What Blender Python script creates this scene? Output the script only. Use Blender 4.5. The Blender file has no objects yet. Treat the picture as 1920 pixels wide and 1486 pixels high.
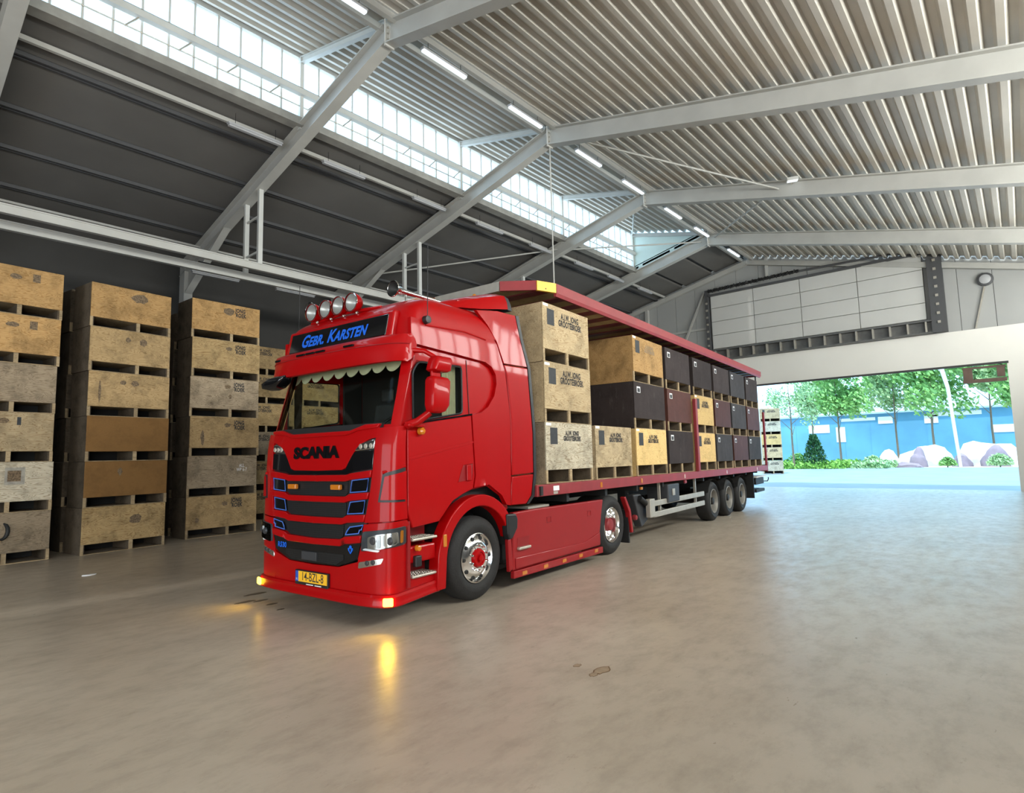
import bpy, bmesh, math, random
from mathutils import Vector, Matrix
R = math.radians
random.seed(7)
scn = bpy.context.scene
COL = scn.collection

# ------------------------------------------------------------------ camera
cd = bpy.data.cameras.new('camera'); cam = bpy.data.objects.new('camera', cd); COL.objects.link(cam)
cd.sensor_width = 36.0; cd.lens = 20.585; cd.clip_end = 500
YAW, PIT, ROL = 0.7154, 0.10067, -0.02463
Fv = Vector((math.cos(YAW)*math.cos(PIT), math.sin(YAW)*math.cos(PIT), math.sin(PIT)))
Rv = Vector((math.sin(YAW), -math.cos(YAW), 0)); Uv = Rv.cross(Fv)
R2 = Rv*math.cos(ROL)+Uv*math.sin(ROL); U2 = Uv*math.cos(ROL)-Rv*math.sin(ROL)
cam.matrix_world = Matrix(((R2.x, U2.x, -Fv.x, 0), (R2.y, U2.y, -Fv.y, 0), (R2.z, U2.z, -Fv.z, 1.7614), (0, 0, 0, 1)))
scn.camera = cam

# ------------------------------------------------------------------ world, lights, exposure
SKY_STRENGTH = 2.0
w = bpy.data.worlds.new('sky'); scn.world = w; w.use_nodes = True
nt = w.node_tree; nt.nodes.clear()
out = nt.nodes.new('ShaderNodeOutputWorld'); bg = nt.nodes.new('ShaderNodeBackground')
tc = nt.nodes.new('ShaderNodeTexCoord'); sp = nt.nodes.new('ShaderNodeSeparateXYZ'); rp = nt.nodes.new('ShaderNodeValToRGB')
nt.links.new(tc.outputs['Generated'], sp.inputs[0]); nt.links.new(sp.outputs['Z'], rp.inputs[0])
rp.color_ramp.elements[0].position = 0.0; rp.color_ramp.elements[0].color = (0.36, 0.66, .97, 1)
rp.color_ramp.elements[1].position = 0.7; rp.color_ramp.elements[1].color = (0.45, 0.75, 1, 1)
nt.links.new(rp.outputs[0], bg.inputs[0]); bg.inputs[1].default_value = SKY_STRENGTH
nt.links.new(bg.outputs[0], out.inputs[0])

def area_light(name, loc, rot, sx, sy, power, col, spread=180):
    l = bpy.data.lights.new(name, 'AREA'); l.shape = 'RECTANGLE'; l.size = sx; l.size_y = sy
    l.energy = power; l.color = col; l.spread = R(spread)
    o = bpy.data.objects.new(name, l); COL.objects.link(o); o.location = loc; o.rotation_euler = rot
    return o
sun = bpy.data.lights.new('sun', 'SUN'); sun.energy = 2.6; sun.angle = R(3); sun.color = (1, .97, .92)
so = bpy.data.objects.new('sun', sun); COL.objects.link(so); so.rotation_euler = Vector((.34, .0, -.94)).to_track_quat('-Z', 'Y').to_euler()
# fill lamps added as daylight at unseen doors beside and behind the camera
area_light('door_fill', (-5.0, -3.0, 2.6), (R(90), 0, R(0)), 7.5, 4.6, 560, (1, .90, .76))
area_light('door_fill', (-9.6, 5.0, 2.6), (R(90), 0, R(-90)), 9.0, 4.6, 360, (1, .91, .79))
# lamp added behind the unseen right-wall window band to brighten the hall
area_light('window_band_fill', (15, -3.75, 6.6), (R(90), 0, 0), 24.0, 1.7, 2000, (1, .93, .83))
# daylight through the far door and the clerestory
area_light('far_door_daylight', (29.4, 5.2, 2.4), (R(90), 0, R(90)), 10.5, 4.6, 60, (.20, .60, 1))
area_light('clerestory_daylight', (11.0, 13.45, 11.3), (R(-75), 0, 0), 35.0, 1.5, 260, (.86, .95, 1))
vs = scn.view_settings
scn.display_settings.display_device = 'sRGB'
vs.view_transform = 'Standard'; vs.look = 'None'; vs.gamma = 1.0; vs.use_curve_mapping = False; vs.exposure = 0.87
scn.cycles.use_denoising = True
scn.cycles.sample_clamp_indirect = 6.0

# ------------------------------------------------------------------ materials
def node_mat(name):
    m = bpy.data.materials.new(name); m.use_nodes = True
    return m, m.node_tree, m.node_tree.nodes['Principled BSDF']
def mat(name, col, rough=.5, metal=0, coat=0, noise=0, scale=8, bump=0, bscale=60, emit=0, spec=None, dark=.6):
    m, t, b = node_mat(name)
    b.inputs['Roughness'].default_value = rough; b.inputs['Metallic'].default_value = metal
    b.inputs['Coat IOR'].default_value = 1.4; b.inputs['Coat Weight'].default_value = coat; b.inputs['Coat Roughness'].default_value = .04
    b.inputs['Base Color'].default_value = (*col, 1)
    if spec is not None: b.inputs['Specular IOR Level'].default_value = spec
    if emit: b.inputs['Emission Color'].default_value = (*col, 1); b.inputs['Emission Strength'].default_value = emit
    tco = t.nodes.new('ShaderNodeTexCoord')
    n = t.nodes.new('ShaderNodeTexNoise'); n.inputs['Scale'].default_value = scale; n.inputs['Detail'].default_value = 5
    t.links.new(tco.outputs['Object'], n.inputs['Vector'])
    r = t.nodes.new('ShaderNodeValToRGB')
    k = 1-noise*(1-dark) if noise else .97
    r.color_ramp.elements[0].position = .35; r.color_ramp.elements[1].position = .68
    r.color_ramp.elements[0].color = (col[0]*k, col[1]*k, col[2]*k, 1); r.color_ramp.elements[1].color = (*col, 1)
    t.links.new(n.outputs['Fac'], r.inputs[0]); t.links.new(r.outputs[0], b.inputs['Base Color'])
    if bump:
        n2 = t.nodes.new('ShaderNodeTexNoise'); n2.inputs['Scale'].default_value = bscale
        t.links.new(tco.outputs['Object'], n2.inputs['Vector'])
        bp = t.nodes.new('ShaderNodeBump'); bp.inputs['Strength'].default_value = bump; bp.inputs['Distance'].default_value = .02
        t.links.new(n2.outputs['Fac'], bp.inputs['Height']); t.links.new(bp.outputs[0], b.inputs['Normal'])
    return m
def wood(name, c1, c2, stain=.5, axis=0, grain=1.0, rough=.75, scuff=None):
    """plywood: wavy stretched grain, knots, dirt stains; varies from board to board"""
    m, t, b = node_mat(name); L = t.links
    b.inputs['Roughness'].default_value = rough; b.inputs['Specular IOR Level'].default_value = .15
    tco = t.nodes.new('ShaderNodeTexCoord'); oi = t.nodes.new('ShaderNodeObjectInfo')
    ad = t.nodes.new('ShaderNodeVectorMath'); ad.operation = 'MULTIPLY_ADD'
    sc = t.nodes.new('ShaderNodeCombineXYZ')
    for i in range(3): L.new(oi.outputs['Random'], sc.inputs[i])
    ad.inputs[1].default_value = (37, 53, 19)
    L.new(sc.outputs[0], ad.inputs[0]); L.new(tco.outputs['Object'], ad.inputs[2])
    mp = t.nodes.new('ShaderNodeMapping'); s = [9, 9, 9]; s[axis] = 1.6; mp.inputs['Scale'].default_value = s
    L.new(ad.outputs[0], mp.inputs['Vector'])
    n1 = t.nodes.new('ShaderNodeTexNoise'); n1.inputs['Scale'].default_value = 1.0; n1.inputs['Detail'].default_value = 2; n1.inputs['Distortion'].default_value = .6
    L.new(mp.outputs[0], n1.inputs['Vector'])
    mu = t.nodes.new('ShaderNodeMath'); mu.operation = 'MULTIPLY'; mu.inputs[1].default_value = 16; L.new(n1.outputs['Fac'], mu.inputs[0])
    fr = t.nodes.new('ShaderNodeMath'); fr.operation = 'PINGPONG'; fr.inputs[1].default_value = .5; L.new(mu.outputs[0], fr.inputs[0])
    r1 = t.nodes.new('ShaderNodeValToRGB'); r1.color_ramp.elements[0].color = (*c2, 1); r1.color_ramp.elements[1].color = (*c1, 1)
    r1.color_ramp.elements[0].position = .02; r1.color_ramp.elements[1].position = .22
    L.new(fr.outputs[0], r1.inputs[0])
    mx0 = t.nodes.new('ShaderNodeMix'); mx0.data_type = 'RGBA'; mx0.inputs[0].default_value = grain
    mx0.inputs[6].default_value = (*c1, 1); L.new(r1.outputs[0], mx0.inputs[7])
    n2 = t.nodes.new('ShaderNodeTexNoise'); n2.inputs['Scale'].default_value = 2.6; n2.inputs['Detail'].default_value = 8; n2.inputs['Roughness'].default_value = .72
    L.new(ad.outputs[0], n2.inputs['Vector'])
    r2 = t.nodes.new('ShaderNodeValToRGB'); r2.color_ramp.elements[0].position = .30; r2.color_ramp.elements[1].position = .55
    r2.color_ramp.elements[0].color = (1-stain, 1-stain, 1-stain, 1); r2.color_ramp.elements[1].color = (1, 1, 1, 1)
    L.new(n2.outputs['Fac'], r2.inputs[0])
    mx = t.nodes.new('ShaderNodeMix'); mx.data_type = 'RGBA'; mx.blend_type = 'MULTIPLY'; mx.inputs[0].default_value = 1
    L.new(mx0.outputs[2], mx.inputs[6]); L.new(r2.outputs[0], mx.inputs[7])
    hv = t.nodes.new('ShaderNodeMath'); hv.operation = 'MULTIPLY_ADD'; hv.inputs[1].default_value = .3; hv.inputs[2].default_value = .85
    L.new(oi.outputs['Random'], hv.inputs[0])
    hs = t.nodes.new('ShaderNodeHueSaturation'); L.new(hv.outputs[0], hs.inputs['Value']); L.new(mx.outputs[2], hs.inputs['Color'])
    outc = hs.outputs[0]
    if scuff:
        n3 = t.nodes.new('ShaderNodeTexNoise'); n3.inputs['Scale'].default_value = 3; n3.inputs['Detail'].default_value = 9; n3.inputs['Roughness'].default_value = .8
        mp3 = t.nodes.new('ShaderNodeMapping'); mp3.inputs['Scale'].default_value = (3, 3, .7); L.new(ad.outputs[0], mp3.inputs[0]); L.new(mp3.outputs[0], n3.inputs[0])
        r3 = t.nodes.new('ShaderNodeValToRGB'); r3.color_ramp.elements[0].position = .56; r3.color_ramp.elements[1].position = .8
        L.new(n3.outputs['Fac'], r3.inputs[0])
        m3 = t.nodes.new('ShaderNodeMix'); m3.data_type = 'RGBA'; L.new(r3.outputs[0], m3.inputs[0]); L.new(outc, m3.inputs[6]); m3.inputs[7].default_value = (*scuff, 1)
        outc = m3.outputs[2]
    L.new(outc, b.inputs['Base Color'])
    bp = t.nodes.new('ShaderNodeBump'); bp.inputs['Strength'].default_value = .15; bp.inputs['Distance'].default_value = .01
    L.new(n2.outputs['Fac'], bp.inputs['Height']); L.new(bp.outputs[0], b.inputs['Normal'])
    return m
def glass_mat(name, tint, refl=.12, rough=.02):
    """thin pane: tinted see-through with a Fresnel mirror on top"""
    m = bpy.data.materials.new(name); m.use_nodes = True; t = m.node_tree; t.nodes.clear()
    o = t.nodes.new('ShaderNodeOutputMaterial'); tr = t.nodes.new('ShaderNodeBsdfTransparent'); gl = t.nodes.new('ShaderNodeBsdfGlossy')
    lw = t.nodes.new('ShaderNodeLayerWeight'); lw.inputs[0].default_value = refl; mx = t.nodes.new('ShaderNodeMixShader')
    nz = t.nodes.new('ShaderNodeTexNoise'); nz.inputs['Scale'].default_value = 3
    mr = t.nodes.new('ShaderNodeMapRange'); mr.inputs[3].default_value = rough; mr.inputs[4].default_value = rough*1.5
    t.links.new(nz.outputs['Fac'], mr.inputs[0]); t.links.new(mr.outputs[0], gl.inputs['Roughness'])
    tr.inputs[0].default_value = (*tint, 1); gl.inputs[0].default_value = (.95, .97, 1, 1)
    t.links.new(lw.outputs['Fresnel'], mx.inputs[0]); t.links.new(tr.outputs[0], mx.inputs[1]); t.links.new(gl.outputs[0], mx.inputs[2])
    t.links.new(mx.outputs[0], o.inputs[0]); return m
def concrete(name):
    m, t, b = node_mat(name); L = t.links
    tco = t.nodes.new('ShaderNodeTexCoord')
    def nz(scale, det, rg, sx=1, sy=1):
        mp = t.nodes.new('ShaderNodeMapping'); mp.inputs['Scale'].default_value = (sx, sy, 1); L.new(tco.outputs['Object'], mp.inputs[0])
        n = t.nodes.new('ShaderNodeTexNoise'); n.inputs['Scale'].default_value = scale; n.inputs['Detail'].default_value = det; n.inputs['Roughness'].default_value = rg
        L.new(mp.outputs[0], n.inputs[0]); return n
    n1 = nz(.45, 6, .6); n2 = nz(2.6, 8, .7, 1, 1.8); n3 = nz(5, 9, .8, 1, 2.2)
    r1 = t.nodes.new('ShaderNodeValToRGB'); e = r1.color_ramp.elements
    e[0].position = .3; e[0].color = (.34, .285, .222, 1); e[1].position = .72; e[1].color = (.45, .388, .312, 1)
    L.new(n1.outputs['Fac'], r1.inputs[0])
    r2 = t.nodes.new('ShaderNodeValToRGB'); e = r2.color_ramp.elements; e[0].position = .30; e[0].color = (.74, .73, .72, 1); e[1].position = .55; e[1].color = (1, 1, 1, 1)
    L.new(n2.outputs['Fac'], r2.inputs[0])
    r3 = t.nodes.new('ShaderNodeValToRGB'); e = r3.color_ramp.elements; e[0].position = .31; e[0].color = (.55, .52, .48, 1); e[1].position = .41; e[1].color = (1, 1, 1, 1)
    L.new(n3.outputs['Fac'], r3.inputs[0])
    a = t.nodes.new('ShaderNodeMix'); a.data_type = 'RGBA'; a.blend_type = 'MULTIPLY'; a.inputs[0].default_value = .8; L.new(r1.outputs[0], a.inputs[6]); L.new(r2.outputs[0], a.inputs[7])
    c = t.nodes.new('ShaderNodeMix'); c.data_type = 'RGBA'; c.blend_type = 'MULTIPLY'; c.inputs[0].default_value = .7; L.new(a.outputs[2], c.inputs[6]); L.new(r3.outputs[0], c.inputs[7])
    L.new(c.outputs[2], b.inputs['Base Color'])
    mr = t.nodes.new('ShaderNodeMapRange'); mr.inputs[1].default_value = .3; mr.inputs[2].default_value = .7; mr.inputs[3].default_value = .42; mr.inputs[4].default_value = .27
    L.new(n2.outputs['Fac'], mr.inputs[0]); L.new(mr.outputs[0], b.inputs['Roughness'])
    bp = t.nodes.new('ShaderNodeBump'); bp.inputs['Strength'].default_value = .10; bp.inputs['Distance'].default_value = .02
    L.new(n2.outputs['Fac'], bp.inputs['Height']); L.new(bp.outputs[0], b.inputs['Normal'])
    return m
def mesh_mat(name):
    """black honeycomb grille sheet"""
    m, t, b = node_mat(name); L = t.links
    tco = t.nodes.new('ShaderNodeTexCoord'); v = t.nodes.new('ShaderNodeTexVoronoi'); v.feature = 'DISTANCE_TO_EDGE'; v.inputs['Scale'].default_value = 42; v.inputs['Randomness'].default_value = .12
    mp = t.nodes.new('ShaderNodeMapping'); mp.inputs['Scale'].default_value = (0, 1, 1); L.new(tco.outputs['Object'], mp.inputs[0]); L.new(mp.outputs[0], v.inputs['Vector'])
    r = t.nodes.new('ShaderNodeValToRGB'); r.color_ramp.elements[0].position = .1; r.color_ramp.elements[0].color = (.014, .014, .015, 1); r.color_ramp.elements[1].position = .16; r.color_ramp.elements[1].color = (.002, .002, .002, 1)
    L.new(v.outputs['Distance'], r.inputs[0]); L.new(r.outputs[0], b.inputs['Base Color']); b.inputs['Roughness'].default_value = .45
    return m
M = {}
M['red'] = mat('red_paint', (.345, .0008, .0018), .42, coat=.32, spec=.12)
M['red2'] = mat('dark_red_frame', (.27, .022, .026), .5, noise=.6, scale=5, dark=.7)
M['dred'] = mat('red_well', (.22, .004, .006), .4)
M['red_skirt'] = mat('red_side_skirt', (.27, .006, .008), .45, coat=.25, spec=.3)
M['black'] = mat('black_plastic', (.012, .012, .013), .45)
M['gloss'] = mat('black_gloss', (.004, .004, .005), .08, coat=.5)
M['under'] = mat('chassis_black', (.01, .01, .01), .6, noise=.5)
M['grey_plastic'] = mat('grey_plastic', (.035, .036, .04), .5)
M['tyre'] = mat('tyre_rubber', (.013, .012, .0115), .75, noise=.6, scale=14, bump=.2)
M['chrome'] = mat('chrome', (.86, .86, .85), .09, 1)
M['alu'] = mat('polished_alloy', (.82, .81, .79), .16, 1, noise=.2)
M['dullalu'] = mat('dull_aluminium', (.52, .48, .41), .45, .6, noise=.3)
M['steelrim'] = mat('grey_steel_rim', (.24, .225, .20), .5, .3, noise=.4)
M['white_steel'] = mat('white_painted_steel', (.60, .60, .57), .5, noise=.4, scale=2, dark=.75)
M['rafter'] = mat('rafter_paint', (.50, .49, .455), .5, noise=.4, scale=1.5, dark=.7)
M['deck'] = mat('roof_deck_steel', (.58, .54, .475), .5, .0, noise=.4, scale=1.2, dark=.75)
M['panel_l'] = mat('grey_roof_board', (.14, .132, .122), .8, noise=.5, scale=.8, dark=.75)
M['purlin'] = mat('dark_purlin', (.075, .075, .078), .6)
M['cladding'] = mat('wall_cladding', (.40, .40, .385), .6, noise=.3, scale=.7, dark=.8)
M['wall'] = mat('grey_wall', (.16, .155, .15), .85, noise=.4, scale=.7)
M['lintel'] = mat('pale_render', (.84, .81, .75), .8, noise=.3, scale=.6, dark=.85)
M['doorpanel'] = mat('door_section', (.60, .59, .56), .75, noise=.3, scale=.9, dark=.85)
M['concretecurb'] = mat('curb', (.36, .35, .32), .8, noise=.6, scale=3)
M['floor'] = concrete('concrete_floor')
M['glass'] = glass_mat('tinted_cab_glass', (.85, .87, .83), .09, .01)
M['skyglass'] = glass_mat('clerestory_glass', (.93, .96, .97), .04, .05)
M['lens'] = glass_mat('clear_lens', (.9, .92, .93), .12, .03)
M['amber'] = mat('amber_lens', (.50, .16, .012), .2, coat=.5)
M['amber_on'] = mat('amber_lamp_lit', (1, .58, .03), .3, emit=8)
M['tube_on'] = mat('fluorescent_tube', (.85, .93, 1), .4, emit=.55)
M['tube_off'] = mat('fluorescent_cover', (.42, .42, .43), .5)
M['yellow'] = mat('plate_yellow', (.86, .47, .02), .45)
M['blueplate'] = mat('plate_blue', (.02, .08, .45), .45)
M['blue'] = mat('blue_lettering', (.008, .12, .66), .4)
M['blueline'] = mat('blue_pinstripe', (.07, .18, .62), .4)
M['white'] = mat('white_print', (.8, .8, .8), .5)
M['ink'] = mat('stencil_ink', (.02, .02, .022), .8)
M['tagblack'] = mat('crate_plate', (.035, .038, .042), .7, noise=.6, scale=20)
M['curtain'] = mat('cream_curtain', (.60, .58, .42), .85, noise=.3, scale=20)
M['gridmesh'] = mesh_mat('honeycomb_mesh')
M['ply'] = wood('plywood_pale', (.52, .40, .24), (.34, .23, .12), .42)
M['ply2'] = wood('plywood_tan', (.43, .30, .145), (.27, .165, .07), .55)
M['plywhite'] = wood('plywood_weathered', (.60, .53, .40), (.34, .27, .18), .5)
M['plyorange'] = wood('plywood_orange', (.45, .275, .115), (.31, .17, .06), .5)
M['plyyellow'] = wood('plywood_yellow', (.66, .46, .20), (.52, .34, .13), .25)
M['plygrey'] = wood('plywood_greyed', (.34, .265, .18), (.21, .155, .10), .5)
M['plywarm'] = wood('plywood_warm', (.45, .31, .155), (.31, .20, .09), .55)
M['hard'] = wood('hardboard_brown', (.21, .11, .038), (.185, .095, .03), .25, grain=.4)
M['filmdark'] = wood('film_board_dark', (.042, .032, .031), (.036, .027, .026), .3, grain=.3, rough=.75, scuff=(.12, .105, .10))
M['filmgrey'] = wood('film_board_grey', (.05, .046, .048), (.043, .038, .04), .3, grain=.3, rough=.75, scuff=(.15, .14, .14))
M['filmred'] = wood('film_board_red', (.085, .032, .024), (.07, .026, .02), .3, grain=.3, rough=.6, scuff=(.14, .08, .06))
M['slat'] = wood('runner_wood', (.40, .30, .18), (.27, .195, .11), .5)
M['plyshade'] = wood('plywood_shaded', (.11, .085, .06), (.08, .06, .04), .55)  # plywood darkened to paint in the shade of fork slots and stack gaps
M['roofply'] = wood('trailer_roof_lining', (.42, .31, .16), (.36, .26, .13), .3, grain=.3)
M['trunk'] = mat('bark', (.22, .17, .12), .9, noise=.6)
M['leaf'] = mat('leaf_green', (.24, .48, .13), .6, noise=.6, scale=2)
M['leaf2'] = mat('leaf_pale', (.36, .56, .26), .6, noise=.6, scale=2)
M['leaf3'] = mat('leaf_dark', (.035, .13, .035), .6, noise=.6, scale=2)
M['grass'] = mat('grass_blades', (.20, .42, .06), .7, noise=.6, scale=2)
M['shed'] = mat('blue_shed', (.12, .36, .56), .6, noise=.5, scale=.3, dark=.6)
M['stone'] = mat('pale_stone', (.72, .70, .68), .8, noise=.4, scale=2)
M['stone2'] = mat('mauve_stone', (.28, .22, .26), .8, noise=.4, scale=2)
M['soil'] = mat('pale_gravel', (.58, .53, .46), .9, noise=.5, scale=1.2)

# ------------------------------------------------------------------ mesh helpers
class MB:
    def __init__(s): s.v = []; s.f = []
    def add(s, vs, fs):
        o = len(s.v); s.v += [tuple(v) for v in vs]; s.f += [tuple(i+o for i in f) for f in fs]; return s
    def box(s, a, b):
        x0, y0, z0 = a; x1, y1, z1 = b
        return s.add([(x0, y0, z0), (x1, y0, z0), (x1, y1, z0), (x0, y1, z0), (x0, y0, z1), (x1, y0, z1), (x1, y1, z1), (x0, y1, z1)],
                     [(0, 3, 2, 1), (4, 5, 6, 7), (0, 1, 5, 4), (1, 2, 6, 5), (2, 3, 7, 6), (3, 0, 4, 7)])
    def prism(s, poly, axis, a, b):
        """polygon given in the two other axes, extruded along axis from a to b"""
        n = len(poly)
        def p(u, v, t): return {'x': (t, u, v), 'y': (u, t, v), 'z': (u, v, t)}[axis]
        return s.add([p(u, v, a) for u, v in poly]+[p(u, v, b) for u, v in poly],
                     [tuple(range(n))[::-1], tuple(range(n, 2*n))]+[(i, (i+1) % n, n+(i+1) % n, n+i) for i in range(n)])
    def bar(s, p0, p1, w, h=None, up=(0, 0, 1)):
        h = h or w; p0 = Vector(p0); p1 = Vector(p1); d = (p1-p0).normalized(); u = Vector(up)
        if abs(d.dot(u)) > .99: u = Vector((1, 0, 0))
        a = d.cross(u).normalized(); b = a.cross(d)
        q = [p+a*sx*w/2+b*sz*h/2 for p in (p0, p1) for sx, sz in ((-1, -1), (1, -1), (1, 1), (-1, 1))]
        return s.add(q, [(3, 2, 1, 0), (4, 5, 6, 7)]+[(i, (i+1) % 4, 4+(i+1) % 4, 4+i) for i in range(4)])
    def tube(s, pts, r, n=8, closed=False):
        pts = [Vector(p) for p in pts]; N = len(pts); rr = r if isinstance(r, (list, tuple)) else [r]*N
        rows = []; ref = None
        for i, p in enumerate(pts):
            a = pts[i-1] if (i or closed) else p; b = pts[(i+1) % N] if (i < N-1 or closed) else p
            d = (b-a).normalized()
            if ref is None: ref = Vector((0, 0, 1)) if abs(d.z) < .9 else Vector((1, 0, 0))
            u = d.cross(ref).normalized(); v = u.cross(d).normalized(); ref = v
            rows.append([p+(u*math.cos(k*2*math.pi/n)+v*math.sin(k*2*math.pi/n))*rr[i] for k in range(n)])
        fs = []; M_ = N if closed else N-1
        for i in range(M_):
            for k in range(n):
                j = (i+1) % N; fs.append((i*n+k, i*n+(k+1) % n, j*n+(k+1) % n, j*n+k))
        if not closed: fs += [tuple(range(n))[::-1], tuple((N-1)*n+k for k in range(n))]
        return s.add([q for r_ in rows for q in r_], fs)
    def lathe(s, prof, c, axis='y', n=32, cap=True):
        """profile of (along axis, radius)"""
        vs = []
        for t, r in prof:
            for k in range(n):
                a = 2*math.pi*k/n; ca, sa = r*math.cos(a), r*math.sin(a)
                vs.append({'y': (c[0]+ca, c[1]+t, c[2]+sa), 'x': (c[0]+t, c[1]+ca, c[2]+sa), 'z': (c[0]+ca, c[1]+sa, c[2]+t)}[axis])
        fs = [(i*n+k, i*n+(k+1) % n, (i+1)*n+(k+1) % n, (i+1)*n+k) for i in range(len(prof)-1) for k in range(n)]
        if cap: fs += [tuple(range(n)), tuple((len(prof)-1)*n+k for k in range(n))[::-1]]
        return s.add(vs, fs)
    def loft(s, rows, closed=False, caps=False):
        n = len(rows[0]); vs = [p for r in rows for p in r]; fs = []
        for i in range(len(rows)-1):
            for k in range(n if closed else n-1):
                fs.append((i*n+k, i*n+(k+1) % n, (i+1)*n+(k+1) % n, (i+1)*n+k))
        if caps: fs += [tuple(range(n))[::-1], tuple((len(rows)-1)*n+k for k in range(n))]
        return s.add(vs, fs)
    def build(s, name, m, parent=None, smooth=0, bevel=0, seg=2, recalc=True):
        me = bpy.data.meshes.new(name); me.from_pydata(s.v, [], s.f)
        if recalc:
            bm = bmesh.new(); bm.from_mesh(me); bmesh.ops.recalc_face_normals(bm, faces=bm.faces); bm.to_mesh(me); bm.free()
        return finish(me, name, m, parent, smooth, bevel, seg)
def finish(me, name, m, parent=None, smooth=0, bevel=0, seg=2):
    if m: me.materials.append(M[m] if isinstance(m, str) else m)
    o = bpy.data.objects.new(name, me); COL.objects.link(o)
    if parent: o.parent = parent
    if smooth:
        for p in me.polygons: p.use_smooth = True
        me.set_sharp_from_angle(angle=R(smooth))
    if bevel:
        b = o.modifiers.new('bevel', 'BEVEL'); b.width = bevel; b.segments = seg; b.limit_method = 'ANGLE'; b.angle_limit = R(40)
    return o
def empty(name, loc=(0, 0, 0), rz=0, label=None, cat=None, group=None, parent=None):
    o = bpy.data.objects.new(name, None); COL.objects.link(o); o.location = loc; o.rotation_euler = (0, 0, rz)
    o.empty_display_size = .2
    if parent: o.parent = parent
    return tag(o, label, cat, group)
def tag(o, label=None, cat=None, group=None, kind=None):
    if label: o['label'] = label
    if cat: o['category'] = cat
    if group: o['group'] = group
    if kind: o['kind'] = kind
    return o
def struct(o): o['kind'] = 'structure'; return o
def kids(o): return list(o.children)
def copy_tree(o, parent=None):
    c = o.copy(); COL.objects.link(c)
    c.parent = parent
    for ch in kids(o): copy_tree(ch, c)
    return c
def text_mesh(txt, size, bold=0, shear=0, spacing=1, smallcaps=False, line=1.0, align='CENTER', sx=1.0, extrude=0):
    cu = bpy.data.curves.new('t', 'FONT'); cu.body = txt; cu.size = size; cu.offset = bold; cu.shear = shear; cu.space_character = spacing
    cu.align_x = align; cu.align_y = 'CENTER'; cu.space_line = line; cu.resolution_u = 3; cu.extrude = extrude
    if smallcaps:
        cu.small_caps_scale = .78
        for i, ch in enumerate(txt):
            if ch.islower(): cu.body_format[i].use_small_caps = True
    o = bpy.data.objects.new('t', cu); COL.objects.link(o); dg = bpy.context.evaluated_depsgraph_get()
    me = bpy.data.meshes.new_from_object(o.evaluated_get(dg)); bpy.data.objects.remove(o); bpy.data.curves.remove(cu)
    vs = [(v.co.x*sx, v.co.y, v.co.z) for v in me.vertices]; fs = [tuple(p.vertices) for p in me.polygons]
    bpy.data.meshes.remove(me); return vs, fs
def text_obj(name, m, parent, fn, *a, **k):
    vs, fs = text_mesh(*a, **k); b = MB(); b.add([fn(*v) for v in vs], fs)
    me = bpy.data.meshes.new(name); me.from_pydata(b.v, [], b.f); return finish(me, name, m, parent)
def smooth_poly(poly, r, seg=3):
    """round the corners of a polygon"""
    out = []; n = len(poly)
    for i in range(n):
        p = Vector(poly[i]); a = Vector(poly[i-1])-p; b = Vector(poly[(i+1) % n])-p
        ra = min(r, a.length*.45, b.length*.45); pa = p+a.normalized()*ra; pb = p+b.normalized()*ra
        for k in range(seg+1):
            t = k/seg; out.append(tuple(pa*(1-t)**2+p*2*t*(1-t)+pb*t*t))
    return out
exec_parts = []

# ================================================================== SETTING
FX = [-4.0, 1.6, 7.22, 12.84, 18.45, 24.05]; XE = 28.8
def zdeck(y): return 11.16+.2545*(y-9.5)       # right slope, runs on up to the clerestory
def zleft(y): return 11.02-.235*(y-9.5)        # top of the left rafters
YR, YL, YC_ = -3.4, 20.9, 13.2

fl = MB(); fl.box((-12, -5, -.3), (XE+.25, 21.2, 0)); floor = struct(fl.build('floor', 'floor'))
g = MB(); g.box((XE+.25, -60, -.3), (58, 70, -.005)); apron = struct(g.build('ground_apron', mat('asphalt_apron', (.22, .28, .33), .5, noise=.5, scale=.6)))
# oil rings and drops on the floor
def blot(cx, cy, rx, ry, seed, n=18):
    rnd = random.Random(seed)
    return [(cx+rx*(1+.18*rnd.uniform(-1, 1))*math.cos(2*math.pi*k/n), cy+ry*(1+.18*rnd.uniform(-1, 1))*math.sin(2*math.pi*k/n)) for k in range(n)]
M['stain'] = mat('oil_stain', (.33, .25, .165), .45, noise=.6, scale=12); M['stainrim'] = mat('oil_stain_rim', (.13, .075, .035), .5)
M['stain2'] = mat('dark_oil', (.10, .075, .05), .4)
for i, (cx, cy, rx, ry, ring) in enumerate([(4.21, 2.76, .10, .055, 1), (4.09, 2.76, .045, .035, 1), (4.18, 2.98, .04, .03, 1), (3.80, 7.95, .16, .05, 0), (3.51, 7.61, .13, .05, 0), (3.66, 7.52, .1, .04, 0), (3.66, 7.22, .07, .04, 0), (3.60, 6.88, .05, .03, 0)]):
    b = MB(); P = blot(cx, cy, rx, ry, i); b.prism(P, 'z', 0, .0015); o = b.build('oil_stain', 'stainrim' if ring else 'stain2', floor)
    if ring: b = MB(); b.prism([(cx+(x-cx)*.84, cy+(y-cy)*.84) for x, y in P], 'z', .0015, .0022); b.build('stain_center', 'stain', o)
b = MB(); b.prism(blot(2.79, 11.63, .10, .05, 77, 9), 'z', 0, .012); tag(b.build('paper_scrap', 'white'), 'small pale scrap of paper lying on the floor before the crates', 'litter')

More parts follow.
